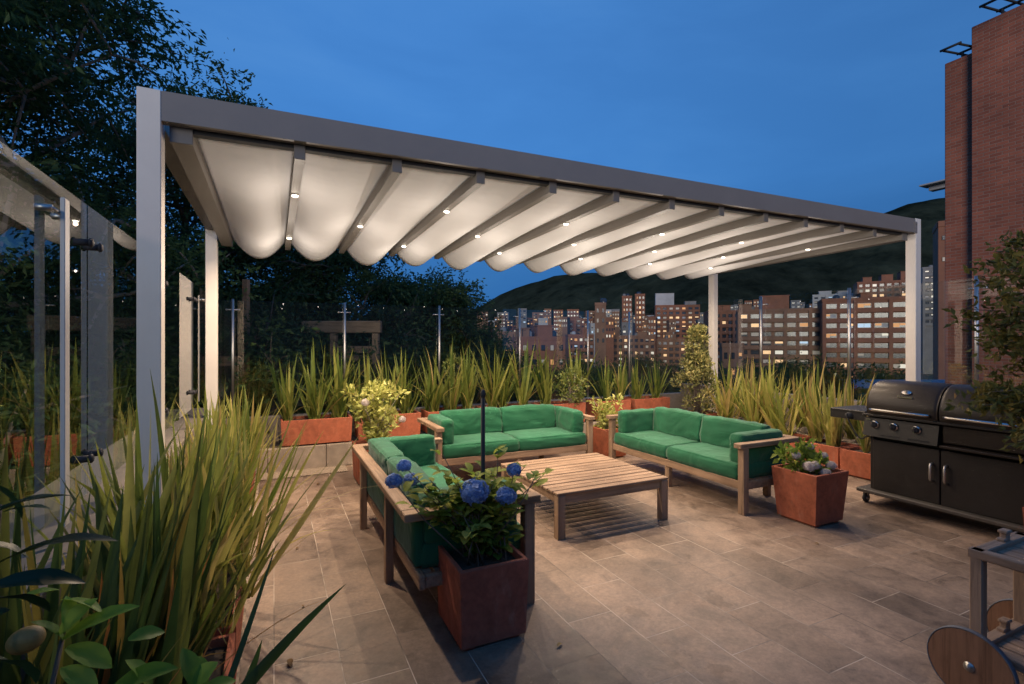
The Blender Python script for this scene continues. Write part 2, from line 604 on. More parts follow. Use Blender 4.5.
def flax_data(seed, n=46, L=.85, spread=.55, rad=.10, w=.034, mat='phor', bias=0.0, dry=2):
    r = random.Random(seed)
    mb = MB()
    nf = max(3, n // 9)
    fans = [(r.gauss(0, rad), r.gauss(0, rad * .8), r.uniform(0, 6.28)) for _ in range(nf)]
    for i in range(n):
        fx, fy, fa = fans[i % nf]
        k = (i // nf) / max(1, n // nf - 1) * 2 - 1
        az = fa + (0 if k > 0 else math.pi) + r.uniform(-.5, .5)
        lean = abs(k) * spread * r.uniform(.5, 1.1) + .03
        LL = L * r.uniform(.45, 1.15) * (1 - .18 * abs(k))
        rv = min(1, max(0, r.betavariate(2, 2.2) + bias))
        cv = r.uniform(-.05, .42) * (abs(k) + .2)
        wd = w * r.uniform(.65, 1.2)
        if r.random() < .06:
            rv = r.uniform(.9, 1.0)
            wd *= .55
            lean *= 1.5
            cv += r.uniform(.2, 1.3)
        elif r.random() < .12:
            cv += r.uniform(.2, .9)
        blade(mb, (fx + r.gauss(0, .015), fy + r.gauss(0, .015), 0), az, lean, LL, wd, cv, rv, r.uniform(-.7, .7))
    for i in range(dry):
        blade(mb, (r.gauss(0, rad), r.gauss(0, rad), .02), r.uniform(0, 6.28), r.uniform(.5, .9), L * r.uniform(.7, 1.0), .007, r.uniform(.5, 1.5), .97, 0, 10)
    return mb.data('flax_plant', M[mat])

def shrub_leaves(name, mat, centers, rng, n_per, clump, size, parent, loc=(0, 0, 0), up=.35, aspect=.5, fold=.25):
    P, D = [], []
    ctr = np.mean(np.array(centers), axis=0)
    for c in centers:
        q = rng.normal(size=(n_per, 3))
        q /= np.linalg.norm(q, axis=1, keepdims=True)
        q *= (rng.random((n_per, 1)) ** .5)
        p = np.array(c) + q * clump
        d = q + rng.normal(size=(n_per, 3)) * .5 + np.array([0, 0, up])
        P.append(p)
        D.append(d)
    P, D = np.concatenate(P), np.concatenate(D)
    n = len(P)
    L = size * rng.uniform(.6, 1.3, n)
    V, Fc, r = leaf_mesh(P, D, L, L * aspect, np.clip(rng.beta(2, 2, n) + 0 * L, 0, 1), rng, fold)
    return mesh_np(name, V, Fc, r, M[mat], parent, loc)

def make_tree(name, loc, label, cat, group, seed, height, crown_r, crown_base, mat, n_limb=9, leaf=.16, n_leaf=14000, squash=1.0, bark='bark', lean=(0, 0), trunk_r=.16, clump=.55):
    r = random.Random(seed)
    rng = np.random.default_rng(seed)
    root = empty(name, loc, label, cat, group)
    tr = MB()
    top = Vector((lean[0], lean[1], height * .92))
    path = [Vector((0, 0, 0))]
    for i in range(1, 9):
        t = i / 8
        path.append(Vector((lean[0] * t + r.gauss(0, .12), lean[1] * t + r.gauss(0, .12), height * .92 * t)))
    tr.tube(path, [trunk_r * (1 - .85 * i / 8) for i in range(9)], 8)
    tips = []
    for k in range(n_limb):
        t = crown_base / height + (0.95 - crown_base / height) * (k + r.random()) / n_limb
        i = min(7, int(t * 8))
        p0 = path[i].lerp(path[i + 1], t * 8 - i)
        az = k * 2.4 + r.uniform(-.5, .5)
        prof = math.sin(math.pi * min(1, .22 + .72 * (t * height - crown_base) / (height - crown_base))) ** .6
        Lb = crown_r * prof * r.uniform(.75, 1.15)
        pts = [p0]
        d = Vector((math.cos(az), math.sin(az), r.uniform(.15, .75)))
        for s in range(5):
            d = (d + Vector((r.gauss(0, .16), r.gauss(0, .16), r.gauss(.02, .14)))).normalized()
            pts.append(pts[-1] + d * Lb / 5)
        rb = trunk_r * (1 - .8 * t) * .5 + .008
        tr.tube(pts, [rb * (1 - .15 * s) for s in range(6)], 6)
        for s in (2, 3, 4, 5):
            tips.append(pts[s])
            for _ in range(3):
                dd = Vector((r.gauss(0, 1), r.gauss(0, 1), r.gauss(.25, .7))).normalized()
                l2 = Lb * r.uniform(.18, .42)
                q = pts[s] + dd * l2
                q2 = pts[s] + dd * l2 * .5 + Vector((0, 0, .06))
                tr.tube([pts[s], q2, q], [rb * .45, rb * .3, .005], 5)
                tips += [q, q2.lerp(q, .5)]
    tips += [top + Vector((r.gauss(0, .3), r.gauss(0, .3), r.uniform(-.2, .35))) for _ in range(6)]
    tr.build('trunk', M[bark], root)
    ct = np.array([tuple(p) for p in tips])
    nt_, K = len(ct), 7
    # each branch tip carries feathery sprays: leaves set along short drooping twigs
    tw = rng.normal(size=(nt_, K, 3)) * np.array([1, 1, .55]) + np.array([0, 0, -.15])
    tw /= np.linalg.norm(tw, axis=2, keepdims=True)
    tl = clump * rng.uniform(1.0, 2.6, (nt_, K))
    wt = (.35 + rng.random((nt_, K))) * tl
    pr = (wt / wt.sum()).ravel()
    idx = rng.choice(nt_ * K, size=n_leaf, p=pr)
    a_, b_ = idx // K, idx % K
    d_ = tw[a_, b_]
    sft = rng.random(n_leaf) ** .8
    n = n_leaf
    P = ct[a_] + d_ * (sft * tl[a_, b_])[:, None] - np.array([0, 0, .22]) * (sft ** 2 * tl[a_, b_])[:, None]
    P = P + rng.normal(size=(n, 3)) * leaf * .45
    D = d_ + rng.normal(size=(n, 3)) * .55 + np.array([0, 0, -.2])
    L = leaf * rng.uniform(.55, 1.3, n)
    tone = rng.random((nt_, K))[a_, b_]
    rv = np.clip(tone * .6 + rng.random(n) * .4, 0, 1)
    V, Fc, rr = leaf_mesh(P, D, L, L * .38, rv, rng)
    mesh_np('crown', V, Fc, rr, M[mat], root)
    return root
# ------------------------------------------------------------------ terrace: floor, beds, parapets
def sheet(name, x0, x1, y0, y1, z, mat, nx=1, ny=1, h=0.0, seed=0):
    vs, fs = [], []
    for j in range(ny + 1):
        for i in range(nx + 1):
            x, y = x0 + (x1 - x0) * i / nx, y0 + (y1 - y0) * j / ny
            vs.append((x, y, z + (h * mn.noise(Vector((x * 2.1 + seed, y * 2.1, 0))) if h else 0)))
    for j in range(ny):
        for i in range(nx):
            a = j * (nx + 1) + i
            fs.append((a, a + 1, a + nx + 2, a + nx + 1))
    mb = MB()
    mb.add(vs, fs, 0, h > 0)
    return mb.build(name, M[mat])

GLX, GRX, GBY = -.70, 6.88, 7.1
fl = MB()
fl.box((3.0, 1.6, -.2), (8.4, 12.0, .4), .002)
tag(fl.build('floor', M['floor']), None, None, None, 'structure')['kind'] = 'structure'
b = sheet('planting_bed', .0, 6.9, 6.44, 7.04, .24, 'soil', 40, 6, .05)
b['kind'] = 'structure'
b = sheet('planting_bed', 6.28, 6.80, -1.0, 6.44, .27, 'gravel', 8, 70, .12, 4)
b['kind'] = 'structure'
b = sheet('planting_bed', -.648, -.14, .2, 6.3, .012, 'gravel')
b['kind'] = 'structure'
gs = sheet('gravel_strip', -.14, .78, 6.05, 6.36, .006, 'gravel')
gs['kind'] = 'structure'

mb = MB()
rr = random.Random(3)
x = -.62
while x < 6.9:
    l = rr.uniform(.5, .72)
    mb.box((x + l / 2, 6.40, .135 + rr.uniform(-.002, .002)), (l - .006, .09 + rr.uniform(-.004, .004), .27), .006)
    x += l
tag(mb.build('stone_ledge', M['stone']), 'low stone block ledge carrying the red planters behind the sofas', 'ledge')
mb = MB()
mb.box((3.0, 7.12, .27), (7.9, .16, .56), .006)
tag(mb.build('parapet_wall', M['conc']), 'low rear parapet wall under the back glass fence', 'parapet wall')
mb = MB()
mb.box((-.885, 3.0, .36), (.47, 7.9, .72), .006)
tag(mb.build('parapet_wall', M['conc']), 'wide pale parapet under the glass beside the pergola post at left', 'parapet wall')
mb = MB()
mb.box((6.90, 2.9, .36), (.16, 8.3, .74), .006)
tag(mb.build('parapet_wall', M['conc']), 'pale parapet under the glass fence behind the grill', 'parapet wall')

# ------------------------------------------------------------------ glass fences
def fence(label, A, B, posts, z0, z1, axis, side, rod=.016, plates=(), clampz=.12, tubes=None, toff=-.05, bolts=False):
    root = empty('glass_fence', (A[0], A[1], z0), label, 'glass fence', 'glass fence runs round the terrace')
    L = (Vector(B) - Vector(A)).length
    d = (Vector(B) - Vector(A)).normalized()
    nrm = Vector((-d.y, d.x)) * side
    def P(s, off, z):
        return (d.x * s + nrm.x * off, d.y * s + nrm.y * off, z - z0)
    cuts = sorted([0] + [p for p in posts if .1 < p < L - .1] + [L])
    for a, bq in zip(cuts[:-1], cuts[1:]):
        m = MB()
        c = P((a + bq) / 2, 0, (z0 + z1) / 2)
        s = (abs(d.x) * (bq - a - .012) + abs(d.y) * .012, abs(d.y) * (bq - a - .012) + abs(d.x) * .012, z1 - z0 - .01)
        m.box(c, s, .001)
        m.build('glass_panel', M['glass'], root)
    for p in (posts if tubes is None else tubes):
        m = MB()
        if tubes is None:
            m.tube([P(p, toff, z0 - .02), P(p, toff, z1 + .01)], rod, 12)
            m.lathe([(.045, 0), (.045, .010), (.022, .014)], P(p, toff, z0), 14)
        else:
            m.box(P(p, toff, (z0 + z1) / 2 - .04), (.014, .045, z1 - z0 - .06), .002)
        po = m.build('fence_post', M['steel'] if tubes is None else M['post'], root)
        m = MB()
        zc = z1 - clampz
        m.tube([P(p - .07, toff * .6, zc), P(p + .07, toff * .6, zc)], .008, 8)
        for q in (-.07, .07):
            m.tube([P(p + q, toff * .7, zc), P(p + q, -.018 * (1 if toff > 0 else -1), zc)], .012, 10)
        m.build('clamp', M['steel'], po)
    if bolts:
        for p in posts:
            for q in (-.06, .06):
                for zz in (z1 - .17, z0 + .16):
                    m = MB()
                    m.tube([P(p + q, .02, zz), P(p + q, -.03, zz)], .014, 12)
                    m.lathe([(.019, 0), (.019, .006), (.012, .012)], P(p + q, -.03, zz), 12, mtx=Matrix.Rotation(R(90), 3, 'Y'))
                    m.build('standoff_bolt', M['darksteel'], root)
    for (a, bq, mt, j) in plates:
        m = MB()
        c = P((a + bq) / 2, .03, (z0 + z1) / 2)
        m.box(c, (abs(d.x) * (bq - a) + abs(d.y) * .02, abs(d.y) * (bq - a) + abs(d.x) * .02, z1 - z0 - .02), .002)
        pl = m.build('post_plate', M[mt], root)
        for q in (-.06, .06):
            for zz in (z1 - .20, z0 + .2):
                m = MB()
                m.tube([P(j + q, .02, zz), P(j + q, -.03, zz)], .016, 12)
                m.lathe([(.022, 0), (.022, .006), (.014, .012)], P(j + q, -.03, zz), 12,
                        mtx=Matrix.Rotation(R(90), 3, 'Y') if abs(d.y) > .5 else Matrix.Rotation(R(90), 3, 'X'))
                m.build('standoff_bolt', M['chrome'], pl)
    return root

fence('glass fence on the parapet beside the left pergola post, mirroring the lit fabric roof', (GLX, -.6), (GLX, 7.0), [1.76, 3.21, 4.66, 6.11], .87, 2.07, 'y', 1, .011, tubes=(2.85, 6.9), toff=-.04, bolts=True)
fence('rear glass fence behind the row of red planters, steel tube posts', (-.66, GBY), (6.8, GBY), [.2, 1.52, 2.84, 4.15, 5.43, 6.3], .55, 2.02, 'x', 1)
fence('glass fence behind the grill and the yellow flax, steel tube posts', (GRX, 7.0), (GRX, -1.0), [1.65, 2.97, 4.29, 5.61, 6.93], .73, 2.2, 'y', 1, .02)

# ------------------------------------------------------------------ pergola
def zs(x):
    return .0115 * (x + .53)
PG = empty('pergola', (-.53, 3.13, 0), 'tall grey metal pergola with a cream pleated fabric roof and small downlights', 'pergola')
O = Vector((-.53, 3.13, 0))
def lx(x, y, z):
    return (x - O.x, y - O.y, z)
posts = [(-.5825, 3.1825, 2.81), (6.5825, 3.1825, 2.895), (-.5825, 6.02, 2.67), (6.5825, 6.06, 2.74)]
for (x, y, h) in posts:
    m = MB()
    m.box(lx(x, y, h / 2 + .006), (.105, .105, h - .012), .004)
    p = m.build('post', M['post'], PG)
    m = MB()
    m.box(lx(x, y, .005), (.2, .2, .010), .002)
    for a in (-.075, .075):
        for c in (-.075, .075):
            m.lathe([(.012, 0), (.012, .01), (.006, .014)], lx(x + a, y + c, .010), 8)
    m.build('base_plate', M['steel'], p)
def beam_x(x0, x1, y0, y1, zb, zt, mat, name, mats):
    m = MB()
    m.hexa([lx(x0, y0, zb + zs(x0)), lx(x1, y0, zb + zs(x1)), lx(x1, y1, zb + zs(x1)), lx(x0, y1, zb + zs(x0))],
           [lx(x0, y0, zt + zs(x0)), lx(x1, y0, zt + zs(x1)), lx(x1, y1, zt + zs(x1)), lx(x0, y1, zt + zs(x0))])
    return m.build(name, mats, PG)
beam_x(-.529, 6.529, 3.133, 3.195, 2.653, 2.808, 0, 'front_beam', M['beam'])
beam_x(-.50, 6.50, 3.1965, 3.25, 2.628, 2.76, 0, 'front_track', M['rubber'])
m = MB()
m.box(lx(6.522, 3.129, 2.79), (.05, .012, .13), .002)
m.lathe([(.010, 0), (.010, .008)], lx(6.522, 3.123, 2.83), 10, mtx=Matrix.Rotation(R(90), 3, 'X'))
m.build('bracket', M['beam'], PG)
for x0, x1, zf in ((-.632, -.535, 2.655), (6.535, 6.632, 2.735)):
    m = MB()
    y0, y1 = 3.236, 5.966
    m.hexa([lx(x0, y0, zf), lx(x1, y0, zf), lx(x1, y1, zf - .0), lx(x0, y1, zf)],
           [lx(x0, y0, zf + .15), lx(x1, y0, zf + .15), lx(x1, y1, zf + .09), lx(x0, y1, zf + .09)])
    m.build('side_beam', M['rail'], PG)
YF, YR = 3.20, 6.12
def zb(y):
    return 2.57 - .05 * (y - YF) / (YR - YF)
ribx = [-.45] + [.137 + .572 * k for k in range(11)] + [6.43]
LAMPS = []
for k, x in enumerate(ribx):
    wd = .055 if 0 < k < 12 else .10
    m = MB()
    for (ya, yb_) in ((YF, YR),):
        m.hexa([lx(x - wd / 2, ya, zb(ya) + zs(x)), lx(x + wd / 2, ya, zb(ya) + zs(x)), lx(x + wd / 2, yb_, zb(yb_) + zs(x)), lx(x - wd / 2, yb_, zb(yb_) + zs(x))],
               [lx(x - wd / 2, ya, zb(ya) + .085 + zs(x)), lx(x + wd / 2, ya, zb(ya) + .085 + zs(x)), lx(x + wd / 2, yb_, zb(yb_) + .085 + zs(x)), lx(x - wd / 2, yb_, zb(yb_) + .085 + zs(x))])
    # small track lip along the rib
    m.hexa([lx(x - wd / 2 - .007, YF + .02, zb(YF) + .062 + zs(x)), lx(x + wd / 2 + .007, YF + .02, zb(YF) + .062 + zs(x)), lx(x + wd / 2 + .007, YR - .01, zb(YR) + .062 + zs(x)), lx(x - wd / 2 - .007, YR - .01, zb(YR) + .062 + zs(x))],
           [lx(x - wd / 2 - .007, YF + .02, zb(YF) + .074 + zs(x)), lx(x + wd / 2 + .007, YF + .02, zb(YF) + .074 + zs(x)), lx(x + wd / 2 + .007, YR - .01, zb(YR) + .074 + zs(x)), lx(x - wd / 2 - .007, YR - .01, zb(YR) + .074 + zs(x))])
    m.box(lx(x, YF - .005, zb(YF) + .043 + zs(x)), (wd + .006, .012, .094), .002)
    rb = m.build('rib' if 0 < k < 12 else 'side_rail', M['rail'], PG)
    if 0 < k < 12:
        for y in ((3.94, 5.44) if k % 2 == 1 else (4.70,)):
            z = zb(y) + zs(x)
            m = MB()
            m.lathe([(.030, -.006), (.030, .004), (.022, .004)], lx(x, y, z), 16, 0)
            m.lathe([(.012, -.017), (.021, -.013), (.024, -.0065)], lx(x, y, z), 14, 1)
            m.build('downlight', [M['chrome'], M['lens']], rb)
            LAMPS.append((x, y, z - .035, rb))
# fabric: one sheet of pleats hung between the ribs, fuller towards the back
m = MB()
NU, NV = 18, 34
vs, fs = [], []
def drape(x, y, u, s):
    cat = (4 * u * (1 - u)) ** 1.12
    return zb(y) + .080 + zs(x) - s * cat
for bay in range(12):
    xa, xb = ribx[bay] + (.05 if bay == 0 else .02), ribx[bay + 1] - (.05 if bay == 11 else .02)
    o = len(vs)
    sg = rnd.uniform(.9, 1.1) if bay < 11 else .75
    for j in range(NV + 1):
        t = j / NV
        y = 3.252 + (6.09 - 3.252) * t
        s = (.006 + .200 * t ** 1.05) * sg
        for i in range(NU + 1):
            u = i / NU
            x = xa + (xb - xa) * u
            wr = .006 * mn.noise(Vector((x * 3.5, y * 1.2, bay * 3.1))) * (4 * u * (1 - u))
            yy = y + (.02 * math.sin(math.pi * u) if j == NV else 0)
            vs.append(lx(x, yy, drape(x, y, u, s) + wr))
    for j in range(NV):
        for i in range(NU):
            a = o + j * (NU + 1) + i
            fs.append((a, a + 1, a + NU + 2, a + NU + 1))
m.add(vs, fs, 0, True)
cv = m.build('canopy', M['canvas'], PG)
sm = cv.modifiers.new('thickness', 'SOLIDIFY')
sm.thickness = .003
sm.offset = 1
for (x, y, z, rb) in LAMPS:
    # SPOT is the downlight; POINT is an added fill hung below to brighten the fabric
    for kind, en, dz in (('SPOT', LAMP_W, 0), ('POINT', FILL_W, -.40)):
        l = bpy.data.lights.new('downlight_and_fill_lamp', kind)
        # the two lamps of the first rib burn brighter, as their larger glare in the photograph shows
        l.energy = en * ((1.6 if kind == 'SPOT' else 1.1) if x < .3 else 1)
        l.color = LAMP_C if kind == 'SPOT' else FILL_C
        if kind == 'SPOT':
            l.spot_size = R(142) if x > .3 else R(168)
            l.spot_blend = 1.0 if x > .3 else .7
        l.shadow_soft_size = .018 if kind == 'SPOT' else .01
        o = bpy.data.objects.new('downlight_and_fill_lamp', l)
        COL.objects.link(o)
        o.location = lx(x, y, z + dz)
        o.parent = PG

# unseen house facade, added behind the camera for reflections and to block the sun
m = MB()
m.box((-1.5, -3.6, 1.5), (19, .3, 3.0), .01)
hw = m.build('added_house_wall', M['citygrey'])
tag(hw, 'plain house facade added behind the camera, seen only in the glass', 'wall')
# ------------------------------------------------------------------ cushions and sofas
def cushion(size, c, seed, r=.045, puff=.018, wr=.008, n=13, lean=0.0):
    hx, hy, hz = size[0] / 2, size[1] / 2, size[2] / 2
    m = MB()
    pts = {}
    vs, fs = [], []
    def P(a, bq, cq):
        k = (round(a, 5), round(bq, 5), round(cq, 5))
        if k in pts:
            return pts[k]
        q = Vector((a * hx, bq * hy, cq * hz))
        inner = Vector((max(-hx + r, min(hx - r, q.x)), max(-hy + r, min(hy - r, q.y)), max(-hz + r, min(hz - r, q.z))))
        d = q - inner
        nn = d.normalized() if d.length > 1e-6 else Vector((0, 0, 0))
        if d.length > 1e-6:
            q = inner + nn * r
        else:
            nn = Vector((0, 0, 0))
        out = Vector((a * (abs(a) > .99), bq * (abs(bq) > .99), cq * (abs(cq) > .99)))
        out = out.normalized()
        pf = puff * ((1 - min(1, abs(a)) ** 2 if abs(a) < .99 else 1) * (1 - abs(bq) ** 2 if abs(bq) < .99 else 1) * (1 - abs(cq) ** 2 if abs(cq) < .99 else 1))
        s = Vector((q.x * 5 + seed * 3.7, q.y * 5, q.z * 5 + seed))
        w1 = mn.noise(Vector((s.x * .9, s.y * 1.6 + s.x * .5, s.z * 1.4)))
        rid = (1 - abs(mn.noise(Vector((s.x * 1.3 + s.z * .9, s.y * 1.3, s.z * 2.0 + seed))))) ** 5
        q = q + out * (pf + wr * .45 * w1 + wr * 1.0 * rid - wr * .4)
        pts[k] = len(vs)
        vs.append((q.x + c[0], q.y + c[1] + lean * (q.z + hz), q.z + c[2]))
        return pts[k]
    # denser near the edges so that the rounding reads
    g = []
    for i in range(n + 1):
        t = -1 + 2 * i / n
        g.append(math.copysign(abs(t) ** .72, t) if abs(t) > 1e-9 else 0.0)
    for ax in range(3):
        for sg in (-1, 1):
            for i in range(n):
                for j in range(n):
                    quad = []
                    for (u, w) in ((g[i], g[j]), (g[i + 1], g[j]), (g[i + 1], g[j + 1]), (g[i], g[j + 1])):
                        k = [0, 0, 0]
                        k[ax] = sg
                        k[(ax + 1) % 3] = u
                        k[(ax + 2) % 3] = w
                        quad.append(P(*k))
                    fs.append(tuple(quad if sg > 0 else quad[::-1]))
    m.add(vs, fs, 0, True)
    return m

SL, SD = 1.94, .70
def make_sofa(label, loc, rz, seed, near_arm=True):
    root = empty('garden_sofa', loc, label, 'sofa', 'teak sofas with green cushions', rz)
    r = random.Random(seed)
    for x in (.035, SL - .035):
        m = MB()
        m.box((x, .03, .2875), (.065, .065, .575), .004)
        m.build('leg', M['woodz'], root)
    for x in (.63, SL - .32):
        m = MB()
        m.box((x, SD + .0, .2875), (.06, .05, .575), .004)
        m.build('leg', M['woodz'], root)
    m = MB()
    m.box((SL / 2, .05, .105), (.06, .05, .21), .004)
    m.build('leg', M['woodz'], root)
    for x in (.04, SL - .04):
        m = MB()
        m.box((x, SD / 2 + .005, .597), (.08, SD + .09, .042), .004)
        m.build('arm_rail', M['woody'], root)
    m = MB()
    m.box((SL / 2, SD + .01, .597), (SL - .165, .08, .040), .004)
    m.build('back_rail', M['woodx'], root)
    m = MB()
    m.box((SL / 2, .03, .246), (SL - .14, .032, .072), .004)
    m.box((SL / 2, SD - .045, .246), (SL - .02, .032, .072), .004)
    for x in (.035, SL - .035):
        m.box((x, SD / 2 + .01, .244), (.03, SD - .15, .066), .004)
    for k in range(9):
        m.box((SL / 2, .10 + k * .064, .270), (SL - .15, .045, .016), .002)
    m.build('seat_frame', M['woodx'], root)
    for k in (0, 1):
        w = (SL - .16) / 2
        cushion((w - .004, .63, .145), (.08 + w * (k + .5), .325, .352), seed + k, .04, .011, .008, 18).build('seat_cushion', M['green'], root)
        wb = (SL - .16 - .28) / 2
        cushion((wb + .0, .15, .30), (.22 + wb * (k + .5), .545, .555), seed + 5 + k, .04, .012, .011, 18, .12).build('back_cushion', M['green'], root)
    for k, x in ((0, .155), (1, SL - .155)):
        cushion((.14, .56, .275), (x, .345, .540), seed + 9 + k, .035, .006, .008, 16).build('arm_cushion', M['green'], root)
    # lower back cushion cover seen from behind
    cushion((SL - .20, .06, .26), (SL / 2, SD - .055, .425), seed + 20, .02, .004, .006, 14).build('back_cover', M['green'], root)
    return root

make_sofa('green cushioned teak sofa at the back, facing the camera behind the coffee table', (1.50, 4.97, 0), 0, 3)
make_sofa('green cushioned teak sofa between the coffee table and the grill', (3.66, 4.97, 0), R(-90), 31)
make_sofa('green cushioned teak sofa seen from behind, next to the blue hydrangea tub', (1.35, 2.53, 0), R(90), 57)

# ------------------------------------------------------------------ coffee table
T = empty('coffee_table', (1.93, 3.25, 0), 'low square slatted teak coffee table in the middle of the sofas', 'coffee table')
TX, TY = 1.09, 1.06
m = MB()
ns = 13
sw = TY / ns
for k in range(ns):
    m.box((TX / 2, sw * (k + .5), .345 + .001 * math.sin(k * 2.3)), (TX, sw - .013, .018), .003)
m.build('tabletop', M['woodx'], T)
for y in (.04, TY - .04):
    m = MB()
    m.box((TX / 2, y, .297), (TX - .14, .026, .07), .003)
    m.build('apron', M['woodx'], T)
for x in (.04, TX / 2, TX - .04):
    m = MB()
    m.box((x, TY / 2, .297), (.026, TY - .14, .068), .003)
    m.build('apron', M['woody'], T)
for x in (.038, TX - .038):
    for y in (.038, TY - .038):
        m = MB()
        m.box((x, y, .166), (.066, .066, .332), .004)
        m.build('leg', M['woodz'], T)

# ------------------------------------------------------------------ planters
def tub(name, loc, sx, sy, h, label, group=None, mat='terra', taper=.9, wall=.022, rz=0, cat='planter'):
    """open tapered tub with a rim, soil inside; origin at the centre of its base"""
    root = empty(name, loc, label, cat, group, rz)
    m = MB()
    def ring(hx, hy, z):
        return [(-hx, -hy, z), (hx, -hy, z), (hx, hy, z), (-hx, hy, z)]
    f = .02
    R0 = ring(sx / 2 * taper, sy / 2 * taper, f)
    R1 = ring(sx / 2, sy / 2, h - .004)
    R1b = ring(sx / 2 - .004, sy / 2 - .004, h)
    R2b = ring(sx / 2 - wall, sy / 2 - wall, h)
    R2 = ring(sx / 2 - wall - .003, sy / 2 - wall - .003, h - .01)
    R3 = ring(sx / 2 * taper - wall, sy / 2 * taper - wall, h * .5)
    rings = [R0, R1, R1b, R2b, R2, R3]
    vs = [p for q in rings for p in q]
    fs = [(3, 2, 1, 0)]
    for i in range(5):
        for k in range(4):
            k2 = (k + 1) % 4
            fs.append((i * 4 + k, i * 4 + k2, i * 4 + 4 + k2, i * 4 + 4 + k))
    m.add(vs, fs)
    for a in (-1, 1):
        m.box((a * (sx / 2 * taper - .05), 0, .01), (.05, sy * taper * .9, .02), .002)
    m.build('pot', M[mat], root)
    m = MB()
    k = .93
    zz = h - .035
    q = ring(sx / 2 - wall - .004, sy / 2 - wall - .004, zz)
    n = 8
    vs, fs = [], []
    for j in range(n + 1):
        for i in range(n + 1):
            u, v = -1 + 2 * i / n, -1 + 2 * j / n
            vs.append((u * (sx / 2 - wall - .005), v * (sy / 2 - wall - .005), zz + .012 * mn.noise(Vector((u * 3 + loc[0], v * 3 + loc[1], 1)))))
    for j in range(n):
        for i in range(n):
            a = j * (n + 1) + i
            fs.append((a, a + 1, a + n + 2, a + n + 1))
    m.add(vs, fs, 0, True)
    m.build('soil', M['soil'], root)
    return root

# ------------------------------------------------------------------ grill
G = empty('gas_grill', (5.0, 2.83, 0), 'large black two-lid gas grill on a wheeled cabinet beside the planters', 'grill', None, R(-90))
def gb(name, c, s, mat, bv=.004, parent=G):
    m = MB()
    m.box(c, s, bv)
    return m.build(name, M[mat], parent)
GW, GD = 1.24, .52
G_shelf = gb('bottom_shelf', (GW / 2 - .02, GD / 2 - .02, .125), (GW, GD + .10, .035), 'charcoal', .01)
cab = MB()
cab.box((.075, GD / 2, .39), (.03, GD - .03, .494), .003)
cab.box((GW - .095, GD / 2, .39), (.03, GD - .03, .494), .003)
cab.box((GW / 2 - .01, GD - .02, .39), (GW - .20, .02, .494), .003)
cab.box((GW / 2 - .01, .06, .62), (GW - .20, .03, .035), .003)
cab.build('cabinet', M['blacksat'], G)
for k, (x, hx) in enumerate(((.345, .553), (.868, .652))):
    m = MB()
    m.box((x, .012, .372), (.515, .022, .455), .005)
    dr = m.build('door', M['blacksat'], G)
    m = MB()
    m.tube([(hx, 0, .335), (hx, -.03, .34), (hx, -.037, .36), (hx, -.037, .455), (hx, -.03, .475), (hx, 0, .48)], .0105, 10)
    m.build('handle', M['steel'], dr)
# control panel, sloping forward
m = MB()
m.hexa([(.02, -.035, .635), (.60, -.035, .635), (.60, .10, .635), (.02, .10, .635)], [(.02, .0, .80), (.60, .0, .80), (.60, .10, .80), (.02, .10, .80)])
cp = m.build('control_panel', M['charcoal'], G)
for x in (.115, .27, .445):
    m = MB()
    rot = Matrix.Rotation(R(90 + 12), 3, 'X')
    m.lathe([(.036, 0), (.036, .008), (.031, .014)], (x, -.012, .745), 22, 1, mtx=rot)
    m.lathe([(.028, .012), (.024, .034), (.018, .038)], (x, -.012, .745), 18, 0, mtx=rot)
    m.box((x, -.052, .752), (.010, .014, .046), .003, 0)
    m.build('knob', [M['rubber'], M['chrome']], cp)
m = MB()
for k in range(2):
    m.box((.24, -.036 + k * .004, .662 - k * .014), (.16, .004, .006), .001)
    m.box((.46, -.036 + k * .004, .662 - k * .014), (.16, .004, .006), .001)
m.build('vent', M['rubber'], cp)
m = MB()
m.box((.06, -.016, .785), (.04, .004, .010), .001)
m.build('name_plate', M['chrome'], cp)
m = MB()
m.box((.905, .06, .735), (.57, .12, .15), .01)
m.box((.905, -.02, .640), (.55, .10, .02), .004)
m.build('firebox_front', M['black'], G)
m = MB()
m.box((.60, .30, .73), (1.15, .40, .19), .01)
m.build('firebox', M['black'], G)
m = MB()
m.box((.60, .24, .826), (1.18, .54, .022), .004)
m.build('hood_base', M['charcoal'], G)
